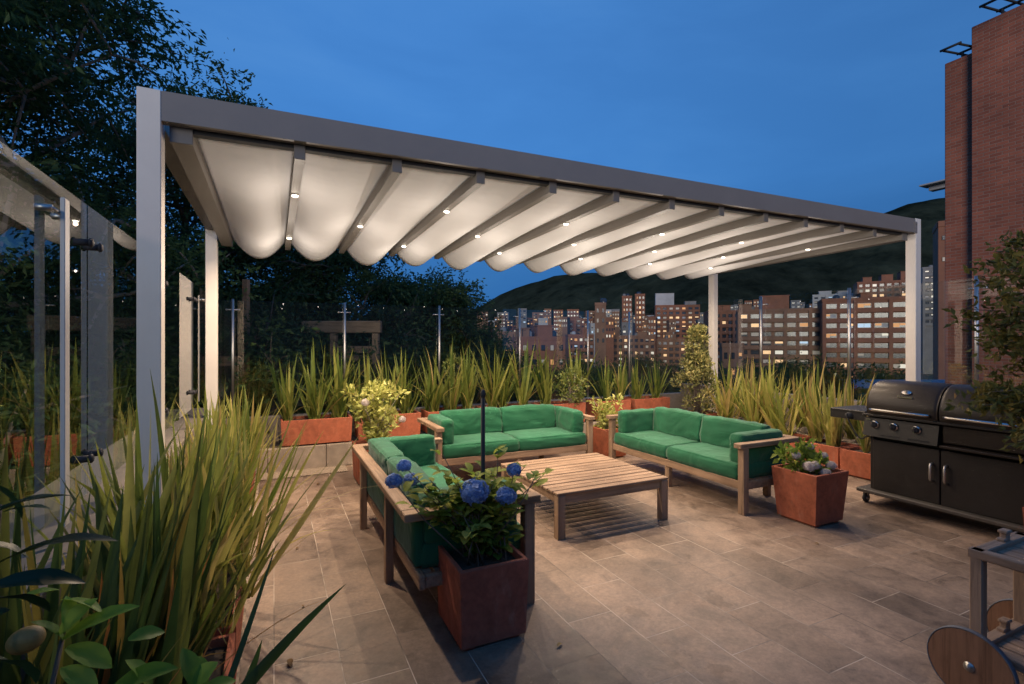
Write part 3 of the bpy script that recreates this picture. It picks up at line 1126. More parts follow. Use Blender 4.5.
# hoods: rounded profile swept along x
def hood(x0, x1):
    prof = [(-.02, .84), (-.028, .90), (-.018, .965), (.01, 1.03), (.055, 1.085), (.11, 1.122), (.17, 1.14), (.26, 1.143), (.35, 1.13), (.43, 1.09), (.48, 1.03), (.50, .95), (.505, .84)]
    m = MB()
    n = len(prof)
    xs = [(x0, .965), (x0 + .012, .99), (x0 + .03, 1.0), (x1 - .03, 1.0), (x1 - .012, .99), (x1, .965)]
    vs, fs = [], []
    for (x, k) in xs:
        for (y, z) in prof:
            vs.append((x, .24 + (y - .24) * k, .84 + (z - .84) * k))
    for i in range(len(xs) - 1):
        for j in range(n - 1):
            fs.append((i * n + j, i * n + j + 1, (i + 1) * n + j + 1, (i + 1) * n + j))
    fs.append(tuple(range(n)))
    fs.append(tuple((len(xs) - 1) * n + j for j in range(n))[::-1])
    m.add(vs, [f[::-1] for f in fs], 0, True)
    h = m.build('hood', M['black'], G)
    m = MB()
    m.tube([(x0 + .05, -.02, .875), (x0 + .055, -.06, .88), (x0 + .09, -.072, .882), (x1 - .09, -.072, .882), (x1 - .055, -.06, .88), (x1 - .05, -.02, .875)], .0125, 12)
    m.build('handle', M['chrome'], h)
    # oval badge with a bar under it, lying on the slope
    cx = (x0 + x1) / 2 + .03
    rot = Matrix.Rotation(R(52), 3, 'X') @ Matrix.Diagonal((1.25, .75, 1))
    m = MB()
    m.lathe([(.032, 0), (.032, .006), (.022, .010)], (cx, .022, 1.052), 20, mtx=rot)
    m.box((cx, -.004, 1.012), (.12, .008, .010), .002)
    for q in range(9):
        m.box((cx - .05 + q * .0125, -.006, 1.022), (.006, .006, .010), .001)
    m.build('badge', M['chrome'], h)
hood(.045, .595)
hood(.605, 1.155)
m = MB()
m.box((-.14, .23, .838), (.33, .46, .022), .006)
m.box((-.14, .012, .795), (.33, .02, .075), .004)
m.box((-.296, .23, .80), (.02, .44, .06), .004)
ss = m.build('side_shelf', M['charcoal'], G)
m = MB()
rot = Matrix.Rotation(R(90), 3, 'X')
m.lathe([(.032, 0), (.032, .006), (.027, .012), (.024, .034)], (-.12, .0, .795), 20, mtx=rot)
m.box((-.12, -.036, .795), (.010, .012, .044), .003)
m.build('knob', M['rubber'], ss)
m = MB()
pts = []
for i in range(16):
    t = i / 15
    pts.append((-.13 + .19 * t, -.01 + .02 * math.sin(t * 3), .77 - .22 * math.sin(min(1, t * 1.25) * math.pi * .62) + .06 * t))
m.tube(pts, .007, 8)
m.build('gas_hose', M['rubber'], ss)
for x, y in ((.02, .02), (GW - .10, .02), (.02, GD - .04), (GW - .10, GD - .04)):
    m = MB()
    rot = Matrix.Rotation(R(90), 3, 'Y')
    m.lathe([(.020, -.014), (.038, -.013), (.041, -.006), (.041, .006), (.038, .013), (.020, .014)], (x, y, .041), 20, 0, mtx=rot)
    m.lathe([(.018, -.016), (.018, .016)], (x, y, .041), 14, 1, mtx=rot)
    m.box((x, y + .005, .094), (.042, .04, .022), .004, 1)
    m.box((x - .021, y, .066), (.004, .022, .06), .001, 1)
    m.box((x + .021, y, .066), (.004, .022, .06), .001, 1)
    m.build('caster', [M['rubber'], M['chrome']], G)

M['wheelwood'] = mat_wood('wheel_wood', (.15, .075, .042), (.31, .165, .095), 'z')
M['tyre'] = mat_plain('grey_tyre', (.13, .135, .15), .6, 0, .2, 9, .1)
M['shelfmetal'] = mat_plain('shelf_metal', (.075, .066, .056), .55, 0, .25, 6, .05, .3)
G_shelf.data.materials[0] = M['shelfmetal']
# ------------------------------------------------------------------ wooden bar cart
CT = empty('bar_cart', (2.62, 1.06, 0), 'weathered wooden serving cart with solid disc wheels, cut off at the corner', 'cart')
for k, x in enumerate((0.0, .52)):
    m = MB()
    rot = Matrix.Rotation(R(90), 3, 'Y')
    m.lathe([(.142, -.012), (.1455, -.010), (.1455, .010), (.142, .012)], (x, 0, .150), 40, 0, mtx=rot, smooth=False)
    w = m.build('wheel', M['wheelwood'], CT)
    m = MB()
    prof = [(.1455, -.0128), (.150, -.011), (.150, .011), (.1455, .0128)]
    vs, fs = [], []
    n = 44
    for (q, zq) in prof:
        for i in range(n):
            a = 2 * math.pi * i / n
            vs.append((x + zq, q * math.cos(a), .150 + q * math.sin(a)))
    for j in range(4):
        for i in range(n):
            i2 = (i + 1) % n
            j2 = (j + 1) % 4
            fs.append((j * n + i, j * n + i2, j2 * n + i2, j2 * n + i))
    m.add(vs, fs, 0, True)
    m.build('tyre', M['tyre'], w)
    m = MB()
    m.lathe([(.013, -.021), (.013, -.015), (.004, -.026)], (x, 0, .150), 6, mtx=rot)
    m.lathe([(.020, -.0145), (.020, -.012)], (x, 0, .150), 16, mtx=rot)
    m.build('hub_bolt', M['steel'], w)
for x in (.065, .455):
    for y in (.0, -.80):
        m = MB()
        m.box((x, y, .41), (.044, .044, .43), .004)
        m.build('leg', M['woodgz'], CT)
for z, nm in ((.212, 'lower_frame'), (.607, 'top_frame')):
    m = MB()
    for x in (.065, .455):
        m.box((x, -.40, z), (.046, .86, .036), .004)
    fr = m.build(nm, M['woodgy'], CT)
    for y in (.0, -.80):
        m = MB()
        m.box((.26, y, z + .001), (.344, .046, .034), .004)
        m.build('cross_rail', M['woodgx'], fr)
    m = MB()
    for k in range(5):
        m.box((.12 + k * .07, -.40, z - .006), (.058, .752, .014), .002)
    m.build('shelf', M['woodgy'], fr)
    for k, (x, y) in enumerate(((.30, .0), (.30, -.2))):
        m = MB()
        m.box((x, y, z + .034), (.035, .026, .034), .004)
        m.box((x + .0, y, z + .056), (.05, .034, .014), .005)
        m.box((x - .028, y, z + .024), (.03, .03, .014), .004)
        m.build('peg', M['woodgz'], fr)
m = MB()
m.tube([(-.012, 0, .15), (.535, 0, .15)], .011, 10)
m.build('axle', M['steel'], CT)
# ------------------------------------------------------------------ free-standing tubs
rng = np.random.default_rng(5)
def stems(root, ends, base_r=.02, rad=.005, name='stem', mat='bark', base=(0, 0, .34), seed=1, bend=.03):
    r = random.Random(seed)
    m = MB()
    for e in ends:
        b = Vector((base[0] + r.gauss(0, base_r), base[1] + r.gauss(0, base_r), base[2]))
        e = Vector(e)
        md = b.lerp(e, .5) + Vector((r.gauss(0, bend), r.gauss(0, bend), bend))
        m.tube([b, b.lerp(md, .6), md, md.lerp(e, .55), e], [rad, rad * .9, rad * .8, rad * .65, rad * .5], 6)
    return m.build(name, M[mat], root)

def floret_head(name, c, rad, mat, root, seed, flat=.85, n=120):
    rg = np.random.default_rng(seed)
    i = np.arange(n) + .5
    ph = np.arccos(1 - 2 * i / n)
    th = math.pi * (1 + 5 ** .5) * i
    q = np.stack([np.cos(th) * np.sin(ph), np.sin(th) * np.sin(ph), np.cos(ph)], 1)
    q = q[q[:, 2] > -.75]
    V, Fc, rr = [], [], []
    o = 0
    for d in q:
        d = d / np.linalg.norm(d)
        d0 = d
        d = d + rg.normal(size=3) * .22
        d = d / np.linalg.norm(d)
        a = np.cross(d, [.3, .5, .8])
        a /= np.linalg.norm(a)
        b = np.cross(d, a)
        k = rad * rg.uniform(.84, 1.1)
        ctr = d0 * np.array([k, k, k * flat])
        s = rad * .29 * rg.uniform(.8, 1.2)
        rot = rg.uniform(0, 1.6)
        tone = rg.random()
        for p in range(4):
            an = rot + p * math.pi / 2
            u = a * math.cos(an) + b * math.sin(an)
            w = -a * math.sin(an) + b * math.cos(an)
            V += [ctr, ctr + u * s * .6 + w * s * .5 + d * s * .25, ctr + u * s * 1.05 + d * s * .12, ctr + u * s * .6 - w * s * .5 + d * s * .25]
            Fc.append([o, o + 1, o + 2, o + 3])
            rr += [tone * .55 + .1, tone * .7 + .3 * rg.random(), tone * .7 + .3, tone * .7 + .3 * rg.random()]
            o += 4
    V = np.array(V) + np.array(c)
    ob = mesh_np(name, V, np.array(Fc), np.array(rr), M[mat], root)
    return ob

def leaf_big(m, b, t, w, rv, mat=0, droop=.12, fold=.18, nseg=7, roll=0.0):
    """a single curved pointed leaf with a midrib from b to t"""
    b, t = Vector(b), Vector(t)
    d = t - b
    L = d.length
    d.normalize()
    up = Vector((0, 0, 1))
    s = d.cross(up)
    s = s.normalized() if s.length > .05 else Vector((1, 0, 0))
    u = s.cross(d)
    s = s * math.cos(roll) + u * math.sin(roll)
    u = s.cross(d)
    vs, fs = [], []
    for i in range(nseg + 1):
        k = i / nseg
        ww = w * .5 * (math.sin(math.pi * min(1, k * .93 + .05)) ** .8)
        if i == nseg:
            ww = .0006
        p = b + d * L * k + u * (droop * L * (4 * k * (1 - k)) * .6)
        for q in (-1, -.5, 0, .5, 1):
            vs.append(p + s * ww * q + u * (fold * ww * abs(q) ** 1.3 + .05 * ww * math.sin(k * 16 + q * 2)))
    for i in range(nseg):
        for j in range(4):
            a = i * 5 + j
            fs.append((a, a + 1, a + 6, a + 5))
    m.add(vs, fs, mat, True, rv)

# blue hydrangea
tub('planter', (.985, 2.455, 0), .37, .40, .40, 'square terracotta brown tub holding the blue hydrangea in front', 'red planters on the terrace', 'terra2', .93)
H = empty('hydrangea_plant', (.985, 2.455, .36), 'blue flowering hydrangea with five mophead blooms in the front tub', 'hydrangea', 'hydrangeas in tubs')
def hp(px, py, Z):
    return W(px, py, Z) - Vector((.985, 2.455, .36))
heads = [(475, 492, 2.50, .064), (514, 470, 2.62, .036), (506, 496, 2.50, .046), (404, 466, 2.55, .034), (394, 481, 2.5, .038), (411, 480, 2.6, .036)]
ends = [hp(*h[:3]) for h in heads]
ends2 = []
rr_ = random.Random(11)
for _ in range(34):
    ends2.append((rr_.gauss(0, .11), rr_.gauss(0, .11), rr_.uniform(.12, .44)))
ends2 += [hp(443, 455, 2.6), hp(535, 478, 2.6), hp(498, 453, 2.7), hp(430, 480, 2.6), hp(420, 505, 2.55)]
stems(H, ends + [Vector(e) for e in ends2], .05, .0042, 'stem', 'bark', (0, 0, 0), 3, .035)
for k, h in enumerate(heads):
    floret_head('flower_head', hp(*h[:3]), h[3], 'hydblue', H, 40 + k)
m = MB()
for e in list(ends2) + [Vector(q) * .86 for q in ends]:
    e = Vector(e)
    for k in range(19):
        an = rr_.uniform(0, 6.28)
        t = rr_.uniform(.25, 1.05)
        b = Vector((0, 0, 0)).lerp(e, t) + Vector((rr_.gauss(0, .02), rr_.gauss(0, .02), 0))
        d = Vector((math.cos(an), math.sin(an), rr_.uniform(-.2, .7))).normalized()
        L = rr_.uniform(.05, .10)
        leaf_big(m, b, b + d * L, L * .62, min(1, max(0, .15 + .75 * t * rr_.random() + (.25 if t > .85 else 0))), 0, rr_.uniform(-.05, .25), .3, 5)
m.build('foliage', M['hydleaf'], H)
m = MB()
m.tube([(0.0, 0, 0), (.0, 0, .88)], .011, 10)
m.lathe([(.013, .86), (.013, .885), (.006, .9)], (0, 0, 0), 10)
SK = m.build('plant_stake', M['rubber'], None, W(483, 432, 2.62) * 1.0)
SK.location.z = .35
tag(SK, 'thin black stake standing upright behind the blue hydrangea', 'stake')

# white hydrangea tub
tub('planter', (4.10, 2.745, 0), .42, .40, .43, 'tapered terracotta tub with white flowers, between the sofa end and the grill', 'red planters on the terrace', 'terra', .84)
H = empty('hydrangea_plant', (4.10, 2.745, .40), 'small leafy plant with pale white blooms in the tapered tub', 'hydrangea', 'hydrangeas in tubs')
cs = [(-.12, .02, .05), (-.10, .08, .10), (.03, .03, .12), (.05, .06, .18), (.10, -.02, .06), (0, 0, .06), (-.02, -.08, .04), (.09, .08, .1), (-.16, .10, .14)]
stems(H, cs, .04, .004, 'stem', 'barkpale', (0, 0, -.02), 4)
shrub_leaves('foliage', 'hydleaf', cs, rng, 40, .065, .07, H, (0, 0, 0), .4, .55)
for k, (x, y, z, q) in enumerate(((-.13, -.08, .075, .042), (-.06, -.09, .08, .036), (.02, -.13, .02, .036), (.10, -.12, .07, .038), (-.02, -.15, .03, .036), (.06, .04, .20, .034), (-.15, .02, .15, .036), (.12, -.04, .13, .036))):
    floret_head('flower_head', (x, y, z), q, 'hydwhite', H, 60 + k, .8, 110)

# pair of tubs by the left sofa end with the pale flowering shrub
for (y, l) in ((5.10, 'terracotta tub standing against the far end of the left sofa'), (5.58, 'terracotta tub against the stone ledge, under the pale lit shrub')):
    tub('planter', (1.0, y, 0), .44, .42, .40, l, 'red planters on the terrace', 'terra', .93)
def shrub(name, loc, label, cat, mat, h, rad, n_c, per, leaf, seed, group=None, shape='round', clump=.07, sticks='barkpale', aspect=.5, flowers=()):
    r = random.Random(seed)
    rg = np.random.default_rng(seed)
    root = empty(name, loc, label, cat, group)
    cs = []
    for i in range(n_c):
        t = r.random()
        if shape == 'cone':
            rr2 = rad * (1 - t) ** .6 * r.uniform(.25, 1.15) * (.7 + .5 * mn.noise(Vector((t * 5, seed, 0)))) + .03
        elif shape == 'round':
            rr2 = rad * math.sqrt(max(0, 1 - (2 * t - 1) ** 2)) * r.uniform(.4, 1)
        else:
            rr2 = rad * r.uniform(.1, 1) * (.35 + .65 * t)
        a = r.uniform(0, 6.28)
        cs.append((rr2 * math.cos(a), rr2 * math.sin(a), .06 + (h - .06) * t))
    m = MB()
    for c in cs[::2]:
        md = Vector((c[0] * .35, c[1] * .35, c[2] * .55))
        m.tube([(r.gauss(0, .02), r.gauss(0, .02), -.02), md, c], [.007, .005, .003], 5)
    m.build('stem', M[sticks], root)
    shrub_leaves('foliage', mat, cs, rg, per, clump, leaf, root, (0, 0, 0), .4, aspect)
    for k, (x, y, z, q) in enumerate(flowers):
        mm = MB()
        mm.tube([(x * .5, y * .5, z * .5), (x, y, z)], .003, 5)
        fh = floret_head('flower_head', (x, y, z), q, 'hydwhite', root, seed + k, .95, 90)
        o = mm.build('stalk', M[sticks], fh)
    return root
shrub('flowering_shrub', (1.0, 5.50, .37), 'pale yellow green lit shrub with white ball blooms in the tubs by the left sofa', 'shrub', 'lime', .62, .34, 60, 24, .066, 8, None, 'open', .06, 'barkpale', .5,
      ((-.15, -.18, .50, .038), (.24, -.16, .30, .034)))
shrub('shrub', (1.02, 5.72, .37), 'darker green bush behind the pale flowering shrub', 'shrub', 'shrub', .62, .22, 30, 22, .06, 9, None, 'round')
tub('planter', (3.98, 5.42, 0), .36, .36, .38, 'terracotta tub in the gap between the two far sofas', 'red planters on the terrace', 'terra', .93)
shrub('shrub', (3.98, 5.42, .34), 'small pale yellow green shrub in the gap between the two far sofas', 'shrub', 'lime', .38, .27, 36, 18, .06, 12, None, 'open')
tub('planter', (5.88, 5.72, 0), .50, .46, .42, 'low terracotta tub holding the small golden conifer', 'red planters on the terrace', 'terra', .95)
shrub('dwarf_conifer', (5.88, 5.72, .38), 'golden green dwarf conifer in front of the rear pergola post', 'conifer', 'conifer', 1.30, .42, 95, 40, .06, 15, None, 'cone', .085, 'bark', .42)

# ------------------------------------------------------------------ planter rows
SEED = [500]
class FlaxKind:
    def __init__(self, *a):
        self.a = a
    def make(self):
        SEED[0] += 1
        n = self.a[0] + SEED[0] % 4 * 3
        return flax_data(SEED[0], n, *self.a[1:])
flaxA = [FlaxKind(27, .84, .50, .045, .042, 'phor', -.10)] * 5
flaxB = [FlaxKind(68, 1.02, .52, .12, .043, 'phor', .12, 5)] * 4
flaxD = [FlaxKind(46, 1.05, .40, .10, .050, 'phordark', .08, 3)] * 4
flaxY = [FlaxKind(36, .84, .50, .06, .043, 'phor', .26)] * 4
def flax(data, loc, label, group, rz, s=1.0, tilt=0.0):
    o = bpy.data.objects.new('flax_plant', data.make())
    COL.objects.link(o)
    o.location = loc
    o.rotation_euler = (0, tilt, rz)
    o.scale = (s, s, s)
    global LAST
    LAST = o
    return tag(o, label, 'flax plant', group)
ORD = ['first', 'second', 'third', 'fourth', 'fifth', 'sixth', 'seventh', 'eighth', 'ninth', 'tenth', 'eleventh', 'twelfth', 'thirteenth', 'fourteenth', 'fifteenth', 'sixteenth', 'seventeenth', 'eighteenth', 'nineteenth', 'twentieth']
ledge = [(.07, .87), (.93, 1.73), (1.82, 2.52), (2.62, 3.38), (3.52, 4.28), (4.52, 5.14), (5.22, 5.95)]
i = 0
for k, (a, bq) in enumerate(ledge):
    tub('planter', ((a + bq) / 2, 6.56, .27), bq - a, .36, .31, 'long red planter on the stone ledge, %s counting from the left' % ORD[k], 'red planters on the ledge', 'terra', .96)
    n = 3 if k < 5 else 2
    for q in range(n):
        if k == 4 and q == 1:
            continue
        x = a + (bq - a) * (q + .5) / n + rnd.uniform(-.04, .04)
        flax(flaxA[i % 5], (x, 6.55 + rnd.uniform(-.04, .04), .55), 'green flax clump on the stone ledge, %s from the left' % ORD[i], 'flax clumps on the ledge', rnd.uniform(0, 6.28), rnd.uniform(.95, 1.2) * (.84 if k > 4 else 1))
        i += 1
shrub('shrub', (4.06, 6.42, .55), 'round speckled green shrub among the flax behind the middle sofa', 'shrub', 'shrub', .50, .24, 46, 20, .05, 21, None, 'round')
shrub('shrub', (2.35, 6.85, .40), 'upright dark green shrub behind the flax at the rear glass', 'shrub', 'shrub', .85, .22, 34, 18, .06, 22, None, 'round')
# left planters along the walkway
lft = [(2.43, 3.26), (1.55, 2.38), (.75, 1.5)]
for k, (a, bq) in enumerate(lft):
    tub('planter', (-.33, (a + bq) / 2, 0), .37, bq - a, .29, ('red planter by the left pergola post, under tall flax', 'red planter at the left edge of the walkway, nearer the camera', 'red planter at the lower left corner, mostly hidden by leaves')[k], 'red planters at the left', 'terra', .97)
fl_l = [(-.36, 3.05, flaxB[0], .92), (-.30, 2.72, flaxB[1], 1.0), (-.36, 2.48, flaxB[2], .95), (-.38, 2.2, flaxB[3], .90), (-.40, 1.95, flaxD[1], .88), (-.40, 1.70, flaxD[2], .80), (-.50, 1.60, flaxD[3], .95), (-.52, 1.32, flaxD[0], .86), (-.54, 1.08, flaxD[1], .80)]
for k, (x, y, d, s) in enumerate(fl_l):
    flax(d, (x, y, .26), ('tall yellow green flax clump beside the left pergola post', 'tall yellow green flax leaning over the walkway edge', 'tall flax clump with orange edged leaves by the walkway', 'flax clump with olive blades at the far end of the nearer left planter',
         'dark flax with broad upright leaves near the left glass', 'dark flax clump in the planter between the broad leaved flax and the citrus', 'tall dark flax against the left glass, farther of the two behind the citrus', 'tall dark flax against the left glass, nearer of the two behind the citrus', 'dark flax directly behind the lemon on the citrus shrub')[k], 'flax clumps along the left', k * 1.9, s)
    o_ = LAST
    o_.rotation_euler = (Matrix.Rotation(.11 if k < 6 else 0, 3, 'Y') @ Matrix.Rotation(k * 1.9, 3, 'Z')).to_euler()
flb = [(-.42, 3.75), (-.40, 4.3), (-.42, 4.9), (-.40, 5.5), (-.40, 6.05)]
for k, (x, y) in enumerate(flb):
    tub('planter', (x + .05, y, 0), .34, .46, .28, 'red planter behind the left pergola post, %s towards the ledge' % ORD[k], 'red planters at the left rear', 'terra', .96)
    flax(flaxB[(k + 1) % 4], (x + .04, y, .25), 'flax clump behind the left pergola post, %s towards the ledge' % ORD[k], 'flax clumps at the left rear', k * 2.3, .80)
# three sword leaves reaching over the walkway
m = MB()
for (a, bq, w, rv) in (((236, 700, 1.15), (346, 584, 1.5), .030, .25), ((226, 690, 1.3), (276, 545, 1.55), .016, .1), ((240, 700, 1.2), (262, 640, 1.25), .02, .2)):
    p, q = W(*a), W(*bq)
    vs, fs = [], []
    d = (q - p)
    s = d.cross(Vector((CS * 0 + SN, CS, 0))).normalized()
    s = (s + Vector((0, 0, .5))).normalized()
    up = s.cross(d.normalized())
    for i2 in range(9):
        t = i2 / 8
        ww = w * (1 - t ** 2.2) * .5 + .0006
        c = p + d * t + up * .02 * math.sin(t * 3.1)
        vs += [c + s * ww + up * ww * .35, c, c - s * ww + up * ww * .35]
    for i2 in range(8):
        o = i2 * 3
        fs += [(o, o + 1, o + 4, o + 3), (o + 1, o + 2, o + 5, o + 4)]
    m.add(vs, fs, 0, True, rv)
b0 = W(236, 700, 1.15)
for k in range(5):
    an = rnd.uniform(0, 6.28)
    blade(m, (b0.x - .05 + rnd.gauss(0, .04), b0.y - .03 + rnd.gauss(0, .04), .28), an, rnd.uniform(.05, .3), rnd.uniform(.2, .32), .03, .2, rnd.random() * .5)
tag(m.build('flax_plant', M['phordark']), 'dark flax leaves pointing over the paving at the bottom edge', 'flax plant', 'flax clumps along the left')
# right row behind the sofa and grill
rgt = [(6.02, 5.05, .38, .60), (6.05, 4.42, .38, .58), (6.02, 3.84, .38, .56), (5.98, 3.36, .36, .34)]
for k, (x, y, sx, sy) in enumerate(rgt):
    tub('planter', (x, y, 0), sx, sy, .29, ('red planter behind the right sofa, near the conifer tub', 'red planter behind the right sofa backrest', 'red planter beside the tapered white flower tub', 'short red planter beside the grill side shelf')[k], 'red planters at the right', 'terra', .97)
yl = [(6.02, 5.25), (6.04, 4.85), (6.03, 4.50), (6.5, 5.4), (6.05, 4.05), (6.0, 3.72), (6.5, 4.4), (5.98, 3.36), (6.45, 3.8), (6.4, 5.0)]
for k, (x, y) in enumerate(yl):
    big = x > 6.3
    flax(flaxY[k % 4], (x, y, .27 if not big else .30), ('yellow flax clump in the gravel bed by the right glass, %s in the row' if big else 'yellow lit flax clump in the right planters, %s in the row') % ORD[k], 'yellow flax at the right', k * 2.1, (1.12, 1.05, 1.15, 1.12, 1.12, 1.0, 1.12, .68, 1.0, 1.0, 1.05, 1.0)[k])
# stones on the gravel bed
for k in range(7):
    m = MB()
    r_ = random.Random(k)
    n = 9
    prof = []
    for j in range(7):
        a = math.pi * j / 6
        prof.append((max(.002, math.sin(a) * .09 * r_.uniform(.85, 1.1)), -math.cos(a) * .06))
    m.lathe(prof, (0, 0, 0), 11)
    m.v = [(p[0] * (1 + .25 * mn.noise(Vector((p[0] * 14, p[1] * 14, k)))), p[1] * (1 + .25 * mn.noise(Vector((p[1] * 14, p[0] * 9, k + 4)))), p[2] * (1 + .2 * mn.noise(Vector((p[0] * 12, p[2] * 12, k))))) for p in m.v]
    o = m.build('garden_stone', M['conc'], None, (6.38 + .05 * (k % 3), 3.3 + k * .34, .31), k)
    tag(o, 'pale rounded stone on the gravel bed behind the right planters', 'stone', 'stones on the gravel bed')

# ------------------------------------------------------------------ citrus shrub close to the camera at left
CX, CY = -.30, .62
tub('planter', (CX, CY, 0), .36, .36, .38, 'red tub under the citrus shrub below the left corner of the view', 'red planters at the left', 'terra2', .9)
C = empty('citrus_shrub', (CX, CY, .35), 'dark glossy citrus shrub with young light green leaves at the lower left corner', 'citrus shrub')
def cp_(px, py, Z):
    return W(px, py, Z) - Vector((CX, CY, .35))
big = [((-6, 566, .80), (118, 541, .84), .052, .2), ((-20, 520, .82), (74, 496, .90), .045, .35), ((-14, 588, .74), (86, 583, .80), .040, .15), ((-10, 660, .70), (36, 684, .74), .055, .2), ((-12, 600, .7), (50, 612, .78), .035, .05),
       ((-20, 480, .86), (22, 520, .9), .04, .5), ((4, 512, .9), (52, 510, .92), .03, .9), ((-30, 640, .7), (10, 610, .72), .05, .3), ((-20, 545, .9), (30, 560, .95), .04, .4)]
m = MB()
for (a, bq, w, rv) in big:
    leaf_big(m, cp_(*a), cp_(*bq), w, rv, 0, .16, .22, 9, rnd.uniform(-.3, .3))
r_ = random.Random(4)
for k in range(70):
    b_ = Vector((r_.gauss(-.03, .07), r_.gauss(0, .08), r_.uniform(.25, .78)))
    if b_.x > .03:
        b_.x *= -.6
    an = r_.uniform(0, 6.28)
    L = r_.uniform(.07, .11)
    leaf_big(m, b_, b_ + Vector((math.cos(an) * L * .8, math.sin(an) * L * .8, r_.uniform(-.05, .05))), L * .42, r_.random(), 0, .15, .2, 6)
fo = m.build('foliage', M['citrus'], C)
m = MB()
young = [((110, 690, .84), (178, 668, .86), .04), ((20, 600, .86), (60, 590, .9), .034), ((100, 612, .88), (60, 600, .9), .03), ((128, 640, .86), (165, 632, .9), .032), ((62, 640, .86), (140, 606, .90), .040), ((60, 634, .86), (98, 598, .9), .036), ((64, 640, .86), (30, 622, .84), .032), ((66, 648, .86), (112, 668, .88), .042), ((70, 636, .87), (66, 596, .9), .03),
         ((150, 690, .86), (125, 660, .86), .042), ((190, 690, .9), (218, 662, .93), .040), ((196, 690, .9), (182, 648, .93), .034), ((200, 694, .9), (236, 680, .95), .03), ((96, 690, .84), (60, 668, .84), .034), ((205, 688, .95), (196, 656, 1), .03)]
for k, (a, bq, w) in enumerate(young):
    leaf_big(m, cp_(*a), cp_(*bq), w, (k * .37) % 1, 0, .12, .25, 8, rnd.uniform(-.4, .4))
m.build('young_foliage', M['citruslight'], C)
stems(C, [cp_(-4, 568, .8), cp_(62, 640, .86), cp_(0, 505, .9), cp_(196, 694, .9), cp_(150, 694, .86), cp_(-10, 600, .74), cp_(-20, 480, .88), (-.02, .03, .7), (-.08, -.02, .6)], .02, .007, 'stem', 'bark', (0, 0, -.02), 6, .02)
m = MB()
prof = [(max(.0015, .032 * math.sin(math.pi * j / 14) ** .8), -.042 * math.cos(math.pi * j / 14)) for j in range(15)]
m.lathe(prof, (0, 0, 0), 18)
le = m.build('lemon', M['lemon'], C, cp_(26, 640, .80))
le.scale = (.62, .62, .62)
le.rotation_euler = (.4, 1.2, 0)

# ------------------------------------------------------------------ bronze leaved shrub at the right edge
BX, BY = 4.62, 1.36
tub('planter', (BX + .10, BY - .02, 0), .42, .42, .40, 'terracotta tub at the right edge below the bronze leaved bush', 'red planters on the terrace', 'terra', .92)
Bs = empty('bronze_shrub', (BX + .10, BY - .02, .36), 'tall loose bush with bronze green leaves hanging over the right end of the grill', 'shrub')
r_ = random.Random(17)
m = MB()
cl = []
for k in range(44):
    Zt = r_.uniform(2.75, 3.55)
    px = min(1120, 952 + abs(r_.gauss(0, 62)) + (12 if k % 3 else 0))
    py = r_.uniform(236, 455)
    if py < 270 and px < 985:
        px += 30
    if 330 < py < 360 and px < 975:
        px += 22
    if py > 440 and px < 985:
        px = 1000 + r_.uniform(0, 50)
    e = W(px, py, Zt) - Vector((BX + .10, BY - .02, .36))
    b_ = Vector((r_.gauss(0, .03), r_.gauss(0, .03), 0))
    k1 = Vector((e.x * .15, e.y * .15, max(.15, e.z * .55)))
    k2 = Vector((e.x * .6, e.y * .6, e.z * .95 + .05))
    pts = [b_, k1, k2, e]
    m.tube([b_, k1 * .55 + b_ * .2, k1, k2 * .55 + k1 * .45, k2, e], [.010, .009, .007, .005, .004, .002], 5)
    for t in np.linspace(0, 1, 12):
        p = k1.lerp(k2, t) if t < .55 else k2.lerp(e, (t - .55) / .45)
        if t > .25:
            cl.append(tuple(p + Vector((r_.gauss(0, .03), r_.gauss(0, .03), r_.gauss(0, .03)))))
m.build('stem', M['bark'], Bs)
shrub_leaves('foliage', 'bronze', cl, np.random.default_rng(6), 13, .06, .056, Bs, (0, 0, 0), .05, .42, .3)

# ------------------------------------------------------------------ fallen leaves on the paving
r_ = random.Random(71)
spots = [(-.02, 1.6), (.02, 2.5), (.10, 3.2), (.03, 3.9), (.15, 4.6), (.4, 5.6), (.25, 2.1), (.75, 1.95), (1.3, 2.1), (3.7, 2.35), (4.5, 2.55), (5.2, 3.2), (5.6, 3.3), (5.5, 4.4), (5.7, 4.9), (.2, 5.2)]
for k, (x, y) in enumerate(spots):
    m = MB()
    L = r_.uniform(.025, .06)
    an = r_.uniform(0, 6.28)
    leaf_big(m, (0, 0, .003), (math.cos(an) * L, math.sin(an) * L, .006), L * .45, r_.random(), 0, .15, .35, 5)
    o = m.build('fallen_leaf', M['dryleaf'], None, (x + r_.gauss(0, .08), y + r_.gauss(0, .08), .002))
    tag(o, 'small dry brown leaf lying flat on the stone paving', 'leaf', 'fallen leaves on the paving')
# ------------------------------------------------------------------ ground and hills

m, nt, bsd = new_mat('dark_ground')
c = ramp(nt, nz(nt, coords(nt), .05, 6), [(.3, (.02, .028, .014)), (.7, (.05, .055, .035))])
nt.links.new(c, bsd.inputs['Base Color'])
bsd.inputs['Roughness'].default_value = .95
M['ground'] = m
sheet('ground', -3500, 4500, -900, 6000, -14, 'ground', 8, 8)['kind'] = 'structure'
m, nt, bsd = new_mat('hill_forest')
n1 = nz(nt, coords(nt), .02, 8, .7)
n2 = nz(nt, coords(nt), .004, 5, .6)
c = mul(nt, ramp(nt, n1, [(.32, (.012, .017, .012)), (.66, (.055, .064, .042))]), ramp(nt, n2, [(.35, (.6, .6, .6)), (.65, (1.1, 1.1, 1.05))]))
nt.links.new(c, bsd.inputs['Base Color'])
bsd.inputs['Roughness'].default_value = 1
bsd.inputs['Specular IOR Level'].default_value = 0
bump(nt, n1, bsd, 1, 14)
M['hill'] = m
